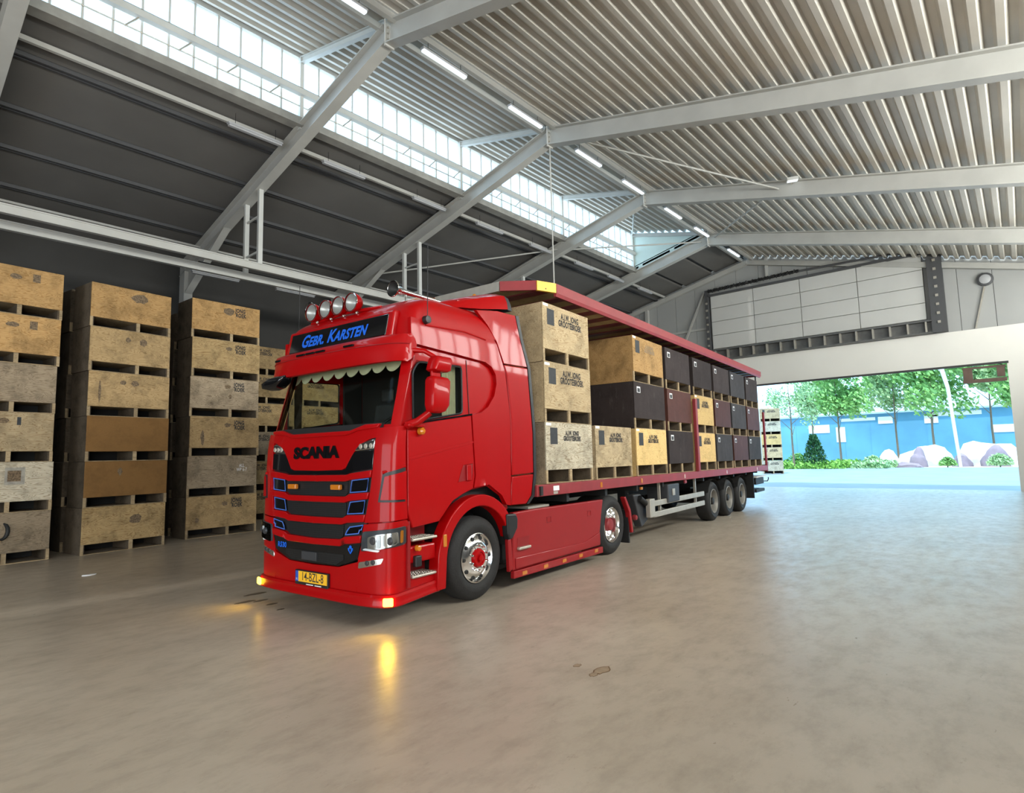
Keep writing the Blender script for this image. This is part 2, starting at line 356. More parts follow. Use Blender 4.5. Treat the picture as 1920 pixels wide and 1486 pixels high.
# ---- right roof deck, trapezoidal ribs along the hall
def deck(y0, y1, x0, x1):
    pr = []; y = y0; p = .34
    while y < y1-1e-6:
        for dy, dz in ((0, 0), (.11, 0), (.16, .13), (.28, .13)):
            if y+dy <= y1: pr.append((y+dy, zdeck(y+dy)+dz))
        y += p
    b = MB(); b.loft([[(x, yy, zz) for yy, zz in pr] for x in (x0, x1)]); return b
ceiling = struct(deck(YR, 9.5, -12, XE).build('ceiling', 'deck'))
deck(9.5, YC_+.1, -12, 24.1).build('roof_deck', 'deck', ceiling)
ys = [13.3, 14.45, 16.05, 17.45, 18.95, 20.9]
bays = list(zip([-12]+FX, FX+[XE]))
for (xa, xb) in bays:
    yy = ys if xb < XE-.1 else [9.55, 11.2, 12.8]+ys[1:]
    for ya, yb in zip(yy, yy[1:]):
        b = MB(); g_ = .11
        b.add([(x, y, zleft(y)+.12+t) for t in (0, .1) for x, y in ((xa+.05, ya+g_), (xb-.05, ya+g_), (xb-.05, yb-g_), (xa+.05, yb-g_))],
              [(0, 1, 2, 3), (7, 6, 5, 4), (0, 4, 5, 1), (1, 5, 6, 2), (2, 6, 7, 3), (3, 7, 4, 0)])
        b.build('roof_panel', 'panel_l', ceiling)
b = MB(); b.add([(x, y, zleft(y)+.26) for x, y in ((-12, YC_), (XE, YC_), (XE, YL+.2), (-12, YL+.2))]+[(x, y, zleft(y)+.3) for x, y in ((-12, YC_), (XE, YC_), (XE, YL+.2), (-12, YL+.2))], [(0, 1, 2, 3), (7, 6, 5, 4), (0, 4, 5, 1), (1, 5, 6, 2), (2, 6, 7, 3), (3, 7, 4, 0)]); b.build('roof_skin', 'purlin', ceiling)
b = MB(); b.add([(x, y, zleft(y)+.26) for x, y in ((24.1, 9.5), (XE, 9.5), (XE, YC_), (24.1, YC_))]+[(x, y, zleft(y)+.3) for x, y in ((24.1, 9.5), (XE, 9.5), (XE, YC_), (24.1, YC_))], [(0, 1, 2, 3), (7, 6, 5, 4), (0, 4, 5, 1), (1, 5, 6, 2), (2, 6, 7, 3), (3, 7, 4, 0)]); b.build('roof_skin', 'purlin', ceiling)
for y in ys[1:-1]:
    for dy in (-.06, .06):
        b = MB(); b.box((-12, y+dy-.03, zleft(y)+.06), (XE, y+dy+.03, zleft(y)+.25)); b.build('purlin', 'purlin', ceiling)
b = MB(); b.box((-12, 13.86, zleft(13.9)-.02), (XE, 13.94, zleft(13.9)+.08)); b.build('purlin', 'rafter', ceiling)
b = MB(); b.box((-12, 19.3, zleft(19.3)-.12), (XE, 19.36, zleft(19.3)-.06)); b.build('purlin', 'rafter', ceiling)
for y in (9.28, 9.72):
    b = MB(); b.box((-12, y-.05, zdeck(9.5)-.22), (XE, y+.05, zdeck(9.5)-.08)); b.build('ridge_purlin', 'rafter', ceiling)

# ---- clerestory
b = MB(); b.box((-12, YC_-.06, 12.02), (24.1, YC_+.06, 12.14)); b.box((-12, YC_-.05, 10.34), (24.1, YC_+.05, 10.42))
win = struct(b.build('window_1', 'white_steel'))
b = MB(); b.box((-12, YC_-.20, 10.98), (24.1, YC_-.06, 11.13)); b.build('middle_rail', 'white_steel', win)
b = MB(); b.tube([(-12, YC_-.13, 11.17), (24.1, YC_-.13, 11.17)], .018, 6); b.build('drive_shaft', 'under', win)
x = 24.05
while x > -6:
    b = MB(); b.box((x-.022, YC_-.03, 10.42), (x+.022, YC_+.03, 12.02)); b.build('mullion', 'white_steel', win)
    b = MB(); b.box((x-.51+.022, YC_-.004, 11.05), (x-.022, YC_+.004, 12.02)); b.build('pane', 'skyglass', win)
    b = MB(); b.box((x-.51+.022, YC_-.004, 10.42), (x-.022, YC_+.004, 11.05)); b.build('pane', 'skyglass', win)
    x -= .51
x = 23.0
while x > -6:      # opening arms of the lower vents
    b = MB(); b.bar((x, YC_-.13, 11.05), (x-.28, YC_-.03, 10.72), .03); b.build('vent_arm', 'dullalu', win); x -= 1.02
b = MB(); b.tube([(-6, YC_-.06, 10.72), (24, YC_-.06, 10.72)], .015, 6); b.build('vent_bar', 'dullalu', win)
b = MB(); b.box((-12, YC_-.22, 10.14), (24.1, YC_+.08, 10.34)); struct(b.build('trim_1', 'concretecurb'))
b = MB(); b.prism([(9.7, zdeck(9.7)-.02), (YC_, zdeck(YC_)-.02), (YC_, zleft(YC_)+.1), (9.7, zleft(9.7)+.02)], 'x', 24.1, 24.18); struct(b.build('trim_2', mat('clerestory_end', (.55, .66, .62), .6)))

# ---- walls
def wall(name, m, *boxes):
    b = MB()
    for a in boxes: b.box(*a)
    return struct(b.build(name, m))
wall_far = wall('wall_far', 'lintel', ((XE, -5, 4.85), (XE+.25, 11.45, 6.22)), ((XE, -5, 0), (XE+.25, .25, 4.85)), ((XE, 11.45, 0), (XE+.25, 21.2, 6.22)))
y = -5.0
while y < 21.1:
    y2 = min(y+1.08, 21.2)
    zt = lambda v: (zdeck(v)+.24) if v < 9.5 else zleft(v)+.42
    b = MB(); pts = [(y+.008, 6.22), (y2-.008, 6.22), (y2-.008, zt(y2))]+([(9.5, zt(9.5))] if y < 9.5 < y2 else [])+[(y+.008, zt(y))]
    b.prism(pts, 'x', XE+.02, XE+.2); b.build('wall_panel', 'cladding', wall_far); y = y2
b = MB(); b.prism([(-5, 6.1), (21.2, 6.1), (21.2, zleft(21.2)+.5), (9.5, zleft(9.5)+.5), (-5, zdeck(-5)+.28)], 'x', XE+.17, XE+.24); b.build('wall_backing', 'purlin', wall_far)
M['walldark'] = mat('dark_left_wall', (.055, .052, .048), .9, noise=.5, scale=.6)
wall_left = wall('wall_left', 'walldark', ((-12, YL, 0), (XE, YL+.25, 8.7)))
wall_right = wall('wall_right', 'wall', ((-.6, YR-.3, 0), (XE, YR, 5.7)), ((-.6, YR-.3, 7.5), (XE, YR, 8.1)), ((-.6, YR-.3, 5.7), (3, YR, 7.5)), ((27, YR-.3, 5.7), (XE, YR, 7.5)), ((-12, YR-.3, 5.2), (-.6, YR, 8.1)), ((-12, YR-.3, 0), (-9.2, YR, 5.2)))
wall_back = wall('wall_back', 'wall', ((-12.3, -4, 5.2), (-12, 21, 12.4)), ((-12.3, 10, 0), (-12, 21, 5.2)), ((-12.3, -4, 0), (-12, 0, 5.2)))

b = MB(); b.box((3, YR-.2, 5.7), (27, YR-.1, 5.76)); b.box((3, YR-.2, 7.44), (27, YR-.1, 7.5)); win2 = struct(b.build('added_window', 'white_steel'))  # unseen window band, added to light the roof deck and lintel
for k in range(24):
    b = MB(); b.box((3+k-.03, YR-.19, 5.76), (3+k+.03, YR-.11, 7.44)); b.build('mullion', 'white_steel', win2)
    b = MB(); b.box((3+k+.03, YR-.155, 5.76), (3+k+.97, YR-.145, 7.44)); b.build('pane', 'skyglass', win2)

# ---- far sectional door rolled up above the lintel, with track and spring
b = MB(); b.box((XE-.28, 2.3, 6.24), (XE-.03, 11.45, 6.30)); b.box((XE-.28, 2.3, 6.72), (XE-.03, 11.45, 6.78)); b.box((XE-.06, 2.3, 6.30), (XE-.03, 11.45, 6.72))
door = struct(b.build('door_1', mat('dark_galvanised', (.16, .16, .155), .5, .4, noise=.6, scale=6)))
y = 2.6
while y < 11.4: b = MB(); b.box((XE-.27, y-.03, 6.30), (XE-.07, y+.03, 6.72)); b.build('strut_rib', 'dullalu', door); y += .62
for i in range(4):
    z0 = 6.84+i*.69
    for (ya, yb) in ((2.55, 4.9), (4.9, 7.2), (7.2, 9.3), (9.3, 11.4)):
        zt = min(z0+.67, 9.6)
        b = MB(); b.box((XE-.16, ya+.012, z0), (XE-.08, yb-.012, zt)); b.build('door_panel', 'doorpanel', door, bevel=.008)
for y, wd, z1 in ((2.15, .5, 9.45), (11.55, .16, 9.85)):
    b = MB(); b.box((XE-.3, y-wd/2, 6.24), (XE-.05, y+wd/2, z1)); o = b.build('door_track', 'purlin', door)
    z = 6.6
    while z < 9.3: b = MB(); b.box((XE-.33, y-.05, z), (XE-.3, y+.05, z+.10)); b.build('track_roller', 'dullalu', o); z += .36
b = MB(); b.box((XE-.3, 2.3, 9.52), (XE-.08, 11.5, 9.62)); b.build('door_header', 'purlin', door)
pts = []; n = 150
for k in range(n):
    t = k/(n-1); pts.append((XE-.32, 11.45-4.3*t, 9.78+.10*t+.035*math.sin(k*1.9)))
b = MB(); b.tube(pts, [.05+.035*(k % 2) for k in range(n)], 7); b.build('torsion_spring', 'under', door)
b = MB(); b.tube([(XE-.32, 7.2, 9.86), (XE-.32, 2.2, 9.72)], .05, 8); b.build('spring_shaft', 'purlin', door)
b = MB(); b.box((XE-.08, .2, 4.78), (XE, 11.45, 4.86)); struct(b.build('trim_3', mat('door_seal', (.05, .045, .045), .7)))
# boards fixed under the door head at its right end
t = empty('board_frame', (XE, .95, 4.14), 0, 'brown plank frame hanging under the right end of the far door opening', 'frame')
M['brownboard'] = mat('weathered_board', (.17, .11, .085), .8, noise=.6, scale=4)
for a, c in (((0, .35, .0), (.06, .64, .58)), ((0, -.62, .16), (.06, -.38, .6)), ((-.02, -.66, -.02), (.05, .66, .12)), ((-.01, -.66, .52), (.05, .66, .60))):
    b = MB(); b.box(a, c); b.build('plank', 'brownboard', t, bevel=.006)
# round lamp and conduit on the far wall
t = empty('wall_lamp', (XE-.02, .62, 8.09), 0, 'round grey lamp high on the far wall right of the rolled door', 'lamp')
b = MB(); b.lathe([(-.10, .19), (-.06, .26), (0, .26)], (0, 0, 0), 'x', 20); b.build('housing', 'purlin', t, smooth=40)
b = MB(); b.lathe([(-.13, .10), (-.10, .18)], (0, 0, 0), 'x', 20); b.build('lens', 'tube_off', t, smooth=40)
b = MB(); b.bar((XE-.03, .66, 7.82), (XE-.03, 1.05, 6.24), .05); tag(b.build('conduit', 'dullalu'), 'thin grey conduit running down from the round wall lamp', 'pipe')
# gable stiffeners
b = MB(); b.bar((XE-.12, 13.55, 6.0), (XE-.12, 11.7, 9.85), .09); b.build('wall_brace', 'rafter', wall_far)
b = MB(); b.box((XE-.14, 8.55, 9.9), (XE, 8.67, 10.9)); b.build('wall_post', 'white_steel', wall_far)
b = MB(); b.box((XE-.12, 11.6, 7.9), (XE, 21, 8.0)); b.build('wall_rail', 'rafter', wall_far)
b = MB(); b.box((XE-.2, 14.9, 0), (XE, 15.06, 9.6)); b.build('wall_post', 'rafter', wall_far)
for s in (1, -1):
    b = MB(); b.bar((XE-.14, 9.5, 10.86), (XE-.14, 9.5+11*s, 10.86-(2.58 if s > 0 else 2.8)), .2, .22); b.build('gable_rafter', 'rafter', wall_far)

# ---- steel frames
ORD = ['nearest to the far wall', 'second from the far wall', 'third from the far wall', 'fourth from the far wall', 'fifth from the far wall', 'sixth from the far wall']
def ibeam(b, p0, p1, depth, width, tw=.014, tf=.03):
    """I-section, web vertical, lying in a plane of constant x"""
    p0 = Vector(p0); p1 = Vector(p1); d = (p1-p0).normalized(); n = Vector((1, 0, 0)).cross(d); n = n if n.z > 0 else -n
    b.bar(p0, p1, tw, depth-2*tf, n)
    for s in (1, -1): b.bar(p0+n*s*(depth-tf)/2, p1+n*s*(depth-tf)/2, width, tf, n)
    return b
for i, x in enumerate(reversed(FX)):
    t = empty('portal_frame', (x, 9.5, 0), 0, 'pale grey steel roof frame with ridge joint, '+ORD[i], 'roof frame', 'steel frames of the hall')
    b = ibeam(MB(), (0, -.02, 10.78), (0, -12.9, 10.78-12.9*.2545), .50, .26); b.build('rafter', 'rafter', t)
    b = ibeam(MB(), (0, .02, 10.78), (0, 11.2, 10.78-11.2*.235), .46, .26); b.build('rafter', 'rafter', t)
    b = MB(); b.box((-.12, -.02, 10.48), (.12, .02, 11.08)); b.build('joint_plate', 'rafter', t)
    for yy in (-.05, .05):
        b = MB()
        for zz in (10.62, 10.75, 10.88):
            for xx in (-.07, .07): b.box((xx-.015, yy-.012, zz-.015), (xx+.015, yy+.012, zz+.015))
        b.build('bolts', 'dullalu', t)
    if x < 24.2:
        b = ibeam(MB(), (0, .15, zdeck(9.65)-.1), (0, 3.7, zdeck(13.2)-.12), .16, .12, .01, .014); b.build('tie_beam', 'white_steel', t)
        b = MB(); b.box((-.05, 3.60, 10.1), (.05, 3.72, 12.06)); b.build('post', 'white_steel', t)
    b = MB(); b.box((-.13, 10.7, 0), (.13, 11.1, 8.35)); b.build('column', 'rafter', t)
    b = MB(); b.prism([(7.6, zleft(17.1)-.40), (10.7, zleft(20.2)-.4), (10.7, zleft(20.2)-1.2)], 'x', -.012, .012); b.prism([(7.6, zleft(17.1)-.42), (7.7, zleft(17.1)-.46), (10.7, zleft(20.2)-1.22), (10.7, zleft(20.2)-1.16)], 'x', -.11, .11); b.build('haunch', 'rafter', t)
    b = MB(); b.box((-.13, -12.85, 0), (.13, -12.5, 7.7)); b.build('column', 'rafter', t)
# wind bracing
for nm, a, c, lab in (('brace_rod', (12.9, 9.2, 10.75), (18.4, 5.0, 9.66), 'thin brace rod under the ribbed roof, running down from the third ridge joint'),
                      ('brace_rod', (24.0, 9.2, 10.8), (18.5, 5.2, 9.66), 'thin brace rod from the ridge joint nearest the far wall'),
                      ('brace_rod', (12.9, 18.4, 8.75), (18.4, 13.4, 9.9), 'thin brace rod low under the dark left roof'),
                      ('brace_rod', (24.0, 9.8, 10.75), (18.5, 13.4, 9.9), 'thin brace rod crossing the clerestory window'),
                      ('brace_rod', (18.5, 9.9, 11.1), (24.0, 13.1, 11.95), 'thin brace rod under the deck above the clerestory, last bay')):
    b = MB(); b.tube([a, c], .03, 6); tag(b.build(nm, 'rafter'), lab, 'rod')
b = MB(); b.tube([(12.84, 9.5, 10.5), (12.84, 9.5, 6.0)], .02, 6); tag(b.build('hanging_rod', 'rafter'), 'thin steel rod hanging straight down from the third ridge joint', 'rod')

t = empty('floodlight', (18.2, 4.55, 9.66), R(20), 'small white floodlight on the second roof frame from the far wall, under the ribbed roof', 'floodlight')
b = MB(); b.prism([(-.14, 0), (.14, .06), (.12, .16), (-.16, .10)], 'y', -.16, .16); b.build('housing', 'white_steel', t, bevel=.02)
b = MB(); b.prism([(-.13, -.012), (.13, .044), (.13, .058), (-.13, .002)], 'y', -.14, .14); b.build('lens', 'tube_on', t)
b = MB(); b.bar((0, .0, .1), (.2, .0, .02), .03); b.build('bracket', 'dullalu', t)
# ---- strip lights
def batten(mtube):
    t = empty('strip_light')
    b = MB(); b.box((-.68, -.06, .0), (.68, .06, .05)); b.build('housing', 'tube_off', t, bevel=.008)
    b = MB(); b.box((-.66, -.05, -.05), (.66, .05, .0)); b.build('diffuser', mtube, t, bevel=.012)
    for sx in (-.5, .5): b = MB(); b.tube([(sx, 0, .05), (sx, 0, .33)], .006, 5); b.build('hanger', 'under', t)
    return t
p_on = batten('tube_on'); p_off = batten('tube_off'); f1 = f2 = True
ordn = ['nearest', 'second', 'third', 'fourth', 'fifth', 'sixth', 'seventh', 'eighth', 'ninth', 'tenth']
for i, x in enumerate([26.3, 22.8, 20.2, 17.2, 14.5, 11.5, 8.6, 5.8]):
    t = p_on if f1 else copy_tree(p_on); f1 = False
    t.location = (x, 9.26, 10.72); tag(t, 'glowing white strip light under the ridge, %s from the far wall' % ordn[i], 'strip light', 'strip lights along the ridge')
for i, x in enumerate([26.0, 23.2, 20.6, 17.6, 14.7, 11.9, 8.8, 6.3]):
    t = p_off if f2 else copy_tree(p_off); f2 = False
    t.location = (x, 13.62, 9.78); tag(t, 'unlit grey strip light below the clerestory sill, %s from the far wall' % ordn[i], 'strip light', 'strip lights below the clerestory')
for i, x in enumerate([9.5, 7.0]):
    t = copy_tree(p_off); t.location = (x, 17.5, 7.22); tag(t, 'unlit grey strip light above the crate stacks, %s the truck' % ['nearer to', 'farther from'][i], 'strip light', 'strip lights above the crates')
b = MB(); b.tube([(6.5, 17.5, 7.55), (10.5, 17.5, 7.55)], .02, 6)
tag(b.build('light_cable', 'under'), 'dark cable carrying the two strip lights above the crates', 'cable')

# ---- hung rails over the crates
for y, z, lab in ((15.25, 7.12, 'front pale steel rail hung from the frames above the crate stacks'), (16.07, 7.04, 'rear pale steel rail hung from the frames above the crate stacks')):
    b = MB(); b.box((-6, y-.04, z-.18), (22, y+.04, z)); b.box((-6, y-.06, z-.20), (22, y+.06, z-.17)); b.box((-6, y-.06, z-.03), (22, y+.06, z))
    tag(b.build('hanging_rail', 'rafter'), lab, 'rail', 'rails hung above the crates')
for i, x in enumerate([18.45, 12.84, 7.22]):
    t = empty('rail_hanger', (x, 15.66, 7.1), 0, 'pale steel ladder hanger holding the rails, %s from the far end' % ['first', 'second', 'third'][i], 'hanger', 'hangers of the rails')
    for y in (15.25, 16.07):
        b = MB(); b.box((-.06, y-15.66-.05, -.0 if y < 15.5 else -.08), (.06, y-15.66+.05, zleft(y)-.42-7.1)); b.build('post', 'white_steel', t)
    for z in (.35, 1.35): b = MB(); b.box((-.02, -.36, z), (.02, .36, z+.05)); b.build('crossbar', 'white_steel', t)

# ================================================================== CRATES
def crate(wd, d, h, front, side, runner, slot=.2, mid=0.0, notch=0):
    """open wooden box on three runners; front is -y"""
    t = empty('wooden_crate'); x = wd/2; y = d/2; th = .024
    b = MB(); b.box((-x+.004, -y, slot), (x-.004, -y+th, h)); b.build('front_panel', front, t, bevel=.004, seg=1)
    b = MB(); b.box((-x+.004, y-th, slot), (x-.004, y, h)); b.build('back_panel', side, t)
    for s in (-1, 1):
        xa, xb = sorted((s*x, s*(x-th))); b = MB(); b.box((xa, -y+th+.001, 0), (xb, y-th-.001, h-.004)); b.build('side_panel', side, t)
        xa, xb = sorted((s*(x-th-.001), s*(x-.075))); b = MB(); b.box((xa, -y+th, .012), (xb, y-.03, slot-.002)); b.build('runner', 'plyshade', t)
        xa, xb = sorted((s*x, s*(x-.05))); b = MB(); b.box((xa, -y+.002, 0), (xb, -y+th, slot)); b.build('corner_block', runner, t)
    b = MB(); b.box((mid-.035, -y+.03, .012), (mid+.035, y-.03, slot-.002)); b.build('runner', 'plyshade', t)
    b = MB(); b.box((mid-.035, -y+.004, .012), (mid+.035, -y+.03, slot-.002)); b.build('centre_block', runner, t)
    b = MB(); b.box((-x+th+.001, -y+th+.001, slot), (x-th-.001, y-th-.001, slot+.02)); b.build('floor_board', runner, t)
    b = MB(); b.box((-x+.01, -y+.004, 0), (x-.01, -y+.1, .011)); b.build('bottom_slat', runner, t)
    b = MB(); b.box((-x+.08, y-.07, .012), (x-.08, y-.04, slot-.002)); b.build('slot_blind', 'under', t)  # added black board closing the slot's back so the inside stays dark
    return t
TX = {}
def stencil(t, key, txt, size, cx, cz, yf, m='ink', sx=.74, bold=.004, line=.85):
    if key not in TX:
        vs, fs = text_mesh(txt, size, bold=bold*1.4, spacing=1.08, line=line, sx=sx*.94)
        me = bpy.data.meshes.new('lettering'); me.from_pydata([(x+cx, yf-.0025, y+cz) for x, y, z in vs], [], fs); me.materials.append(M[m]); TX[key] = me
    o = bpy.data.objects.new('lettering', TX[key]); COL.objects.link(o); o.parent = t; return o
def plate(t, name, x0, x1, z0, z1, yf, m, th=.004):
    b = MB(); b.box((x0, yf-th, z0), (x1, yf, z1)); return b.build(name, m, t)

TRX, TRY, TRZ = 5.31, 5.23, 0.08744      # rig: front axle, near tyre face; yaw
def rig(x, y, z=0):
    c, s = math.cos(TRZ), math.sin(TRZ); return (TRX+x*c-y*s, TRY+x*s+y*c, z)
PITCH = .0066
def deckz(x): return 1.335-PITCH*(x-1.2)
cols = [(1.57, 3.02), (3.12, 4.58), (4.78, 6.34), (6.46, 8.0), (8.24, 9.66), (9.80, 11.24), (11.36, 12.86), (12.98, 14.45)]
load = {   # column: bottom, middle, top
    0: ['plywhite', 'ply', 'ply'], 1: ['ply2g'], 2: ['plyyellow', 'filmdark', 'plyorange'], 3: ['filmdark', 'filmred', 'filmdark'],
    4: ['plyyellow', 'plyyellow', 'filmdark'], 5: ['filmgrey', 'filmred', 'filmdark'], 6: ['filmred', 'filmgrey', 'filmgrey'], 7: ['filmgrey', 'filmred', 'filmdark']}
M['ply2g'] = wood('plywood_stained', (.50, .39, .24), (.32, .23, .13), .55)
look = {'plywhite': 'weathered whitish', 'ply': 'pale plywood', 'ply2g': 'stained plywood', 'plyyellow': 'yellow plywood', 'plyorange': 'orange tan plywood', 'filmdark': 'dark brown', 'filmred': 'reddish brown', 'filmgrey': 'grey black'}
tier_n = ['bottom', 'middle', 'top']
col_n = ['trailer column next to the cab', 'second trailer column from the cab', 'third trailer column from the cab', 'trailer column ahead of the red post', 'trailer column behind the red post', 'third trailer column from the rear', 'second trailer column from the rear', 'rearmost trailer column']
for ci, (xa, xb) in enumerate(cols):
    for ti, mk in enumerate(load[ci]):
        wd = xb-xa-.02; d = 1.2; hh = .915; film = mk.startswith('film')
        side = mk if mk != 'plywhite' else 'plygrey'
        t = crate(wd, d, hh, mk, side, 'slat')
        jx = random.uniform(-.015, .015); xm = (xa+xb)/2
        t.location = rig(xm+jx, -.03+d/2, deckz(xm)+ti*.917+.003); t.rotation_euler = (0, PITCH, TRZ+random.uniform(-.006, .006))
        extra = '' if film else ('faded-lettered ' if (ci, ti) == (2, 2) else 'stencilled ')
        tag(t, '%s%s crate, %s of the %s' % (extra, look[mk], tier_n[ti], col_n[ci]), 'crate', 'crates loaded on the trailer')
        yf = -d/2
        if film:
            plate(t, 'paper_tag', -wd/2+.14, -wd/2+.30, hh-.21, hh-.09, yf, 'white', .002)
            plate(t, 'tag_print', -wd/2+.16, -wd/2+.28, hh-.20, hh-.12, yf-.0025, 'tagblack', .001)
        else:
            big = ci == 0 and ti > 0
            plate(t, 'number_plate', -wd/2+.13, -wd/2+.33, hh-.33, hh-.08, yf, 'tagblack')
            if (ci, ti) == (2, 2): M.setdefault('inkfade', mat('faded_ink', (.24, .17, .10), .8))
            stencil(t, (ci == 2 and ti == 2, big), 'A.J.W. JONG\nGROOTEBROEK', .135 if big else .10, .10 if big else .06, hh-.20, yf, 'inkfade' if (ci, ti) == (2, 2) else 'ink')
            plate(t, 'paper_tag', -wd/2+.02, -wd/2+.16, hh-.05, hh-.01, yf, 'white', .0015)

# ---- stacks along the left wall
def frontbase(px, py, ang, wd, d):          # left front corner -> crate centre
    c, s = math.cos(ang), math.sin(ang); return (px+wd/2*c-d/2*s, py+wd/2*s+d/2*c)
lk = {'ply': 'pale plywood', 'ply2': 'tan plywood', 'plyorange': 'orange tan plywood', 'plygrey': 'greyed plywood', 'hard': 'plain brown hardboard', 'plywarm': 'light tan plywood', 'plywhite': 'whitish grey plywood'}
tn = ['bottom', 'second up', 'third up', 'fourth up', 'fifth up', 'topmost']
def stack(px, py, ang, wd, mats, name, d=.8, hs=.93, mid=.12, extras=None, top0=0, label=None):
    for i, mk in enumerate(mats):
        a = ang+random.uniform(-.012, .012)
        x, y = frontbase(px+random.uniform(-.02, .02), py+random.uniform(-.015, .015), a, wd, d)
        t = crate(wd, d, hs-.003, mk, 'plyshade', 'slat', .2, mid)  # side boards carry the painted-in shade of the gaps
        t.location = (x, y, i*hs+.001); t.rotation_euler = (0, 0, a)
        if label: tag(t, 'shade-darkened crate in shadow behind the %s, %s' % (name, tn[i]), 'crate', 'crates stacked behind the front row')
        else: tag(t, '%s crate, %s in the %s' % (lk[mk], tn[i], name), 'crate', 'stacked crates along the left wall')
        if extras: extras(i, t, wd, d, hs)
M['smudge'] = mat('dirt_smudge', (.24, .165, .095), .85, noise=1, scale=30, dark=.35)
def smudge(t, cx, cz, rx, rz, yf, seed):
    b = MB(); b.prism(blot(cx*.78, cz, rx*.85, rz, seed, 16), 'y', yf-.0016, yf); b.build('dirt_smudge', 'smudge', t)
def exA(i, t, wd, d, h):
    yf = -d/2
    if i >= 4: smudge(t, .05, h-.2, .12, .05, yf, 3+i); plate(t, 'number_plate', .30, .42, h-.26, h-.10, yf, 'smudge', .002)
    if i == 2: smudge(t, .03, h-.16, .10, .05, yf, 9); plate(t, 'number_plate', .22, .28, h-.24, h-.09, yf, 'tagblack', .002)
    if i == 1: plate(t, 'paper_sheet', .06, .36, h-.42, h-.1, yf, M.setdefault('oldpaper', mat('old_paper', (.40, .37, .31), .8, noise=.8, scale=12)), .002); plate(t, 'sheet_print', .1, .3, h-.36, h-.16, yf-.002, 'smudge', .001)
def exB(i, t, wd, d, h):
    yf = -d/2
    if i == 5: smudge(t, .18, h-.18, .20, .10, yf, 4)
    if i == 4: smudge(t, .28, h-.22, .09, .08, yf, 5); smudge(t, -.1, h-.2, .06, .05, yf, 6)
    if i == 3: smudge(t, -.20, h-.2, .07, .05, yf, 7); smudge(t, .1, h-.2, .10, .06, yf, 8); smudge(t, -.76, h-.42, .03, .22, yf, 12)
    if i == 1: smudge(t, -.2, h-.22, .05, .08, yf, 2)
    if i == 0: smudge(t, .25, h-.3, .14, .10, yf, 21)
def exC(i, t, wd, d, h):
    yf = -d/2
    if i == 1: stencil(t, 'allwp', 'ALL\nWP 6-7', .12, .46, h-.30, yf, 'white', .7, .0)
    else:
        stencil(t, 'jong', 'JONG\n ROEK', .14, .33, h-.20, yf, 'ink', .74, .004)
        smudge(t, .05, h-.2, .16 if i == 5 else .09, .09 if i == 5 else .05, yf, 31+i)
        if i == 0: smudge(t, -.78, h-.55, .05, .06, yf, 50)
        if i == 2: smudge(t, -.72, h-.52, .05, .17, yf, 51)
        if i == 3: smudge(t, .14, h-.45, .04, .06, yf, 53)
def exD(i, t, wd, d, h):
    stencil(t, 'jongd', 'A.J.W. JONG\nGROOTEBROEK', .12, -.30, h-.18, -d/2, 'ink', .74, .003)
stack(1.186, 14.19, R(5), 1.6, ['plygrey', 'plywhite', 'ply', 'plygrey', 'plyorange', 'plyorange'], 'stack cut off by the left edge', hs=.935, extras=exA)
stack(3.26, 14.24, R(8), 1.6, ['ply2', 'hard', 'hard', 'plywarm', 'plywarm', 'plyorange'], 'second stack from the left', hs=.927, extras=exB)
stack(5.46, 14.96, R(3), 1.72, ['plywarm', 'plygrey', 'plywarm', 'plygrey', 'ply2', 'plyorange'], 'third stack from the left', hs=.965, extras=exC)
stack(9.95, 17.80, R(3), 1.6, ['ply2', 'ply2', 'plywarm', 'ply2', 'ply2', 'ply2'], 'stack seen through the windscreen', hs=.89, extras=exD, mid=-.15)
stack(8.05, 17.66, R(3), 1.6, ['ply2', 'ply2', 'plygrey', 'ply2', 'ply2', 'plywarm'], 'stack partly hidden behind the red cab', hs=.89, extras=exD, mid=-.15)
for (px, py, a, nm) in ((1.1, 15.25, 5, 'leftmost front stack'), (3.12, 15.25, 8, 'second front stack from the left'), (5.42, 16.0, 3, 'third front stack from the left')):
    stack(px, py, R(a), 1.6, ['plyshade']*6, nm, label=True, d=.9)
# hose loop hanging on the front of the left stack
c = (2.02, 14.10)
b = MB(); pts = [(c[0]+.12*math.cos(a)*.9, c[1]+.05*math.cos(a), .62+.15*math.sin(a)) for a in [R(70-k*25) for k in range(9)]]
t = empty('pallet_hook', (0, 0, 0), 0, 'dark curved hook on a thin rod before the leftmost crate stack', 'hook')
b.tube(pts, [.012, .03, .035, .035, .035, .03, .025, .02, .012], 8); b.build('hook', 'under', t, smooth=60)
b = MB(); b.tube([(c[0]+.0, c[1]+.0, .47), (c[0]-.02, c[1], .0)], .012, 6); b.build('rod', 'slat', t)

# ================================================================== TRAILER
TC = rig(8.0, 1.22)
trailer = empty('flatbed_trailer', TC, TRZ, 'dark red flatbed semi-trailer with raised flat roof, loaded with crates', 'trailer')
class TB(MB):        # boxes given in rig coordinates, built relative to the trailer base
    def build(s, *a, **k):
        s.v = [(x-8.0, y-1.22, z) for x, y, z in s.v]; return MB.build(s, *a, **k)
DZ = lambda x, z=0: deckz(x)+z
def sl(b, x0, x1, y0, y1, za, zb):   # box that follows the slope of the bed
    return b.add([(x0, y0, DZ(x0, za)), (x1, y0, DZ(x1, za)), (x1, y1, DZ(x1, za)), (x0, y1, DZ(x0, za)), (x0, y0, DZ(x0, zb)), (x1, y0, DZ(x1, zb)), (x1, y1, DZ(x1, zb)), (x0, y1, DZ(x0, zb))],
                 [(0, 3, 2, 1), (4, 5, 6, 7), (0, 1, 5, 4), (1, 2, 6, 5), (2, 3, 7, 6), (3, 0, 4, 7)])
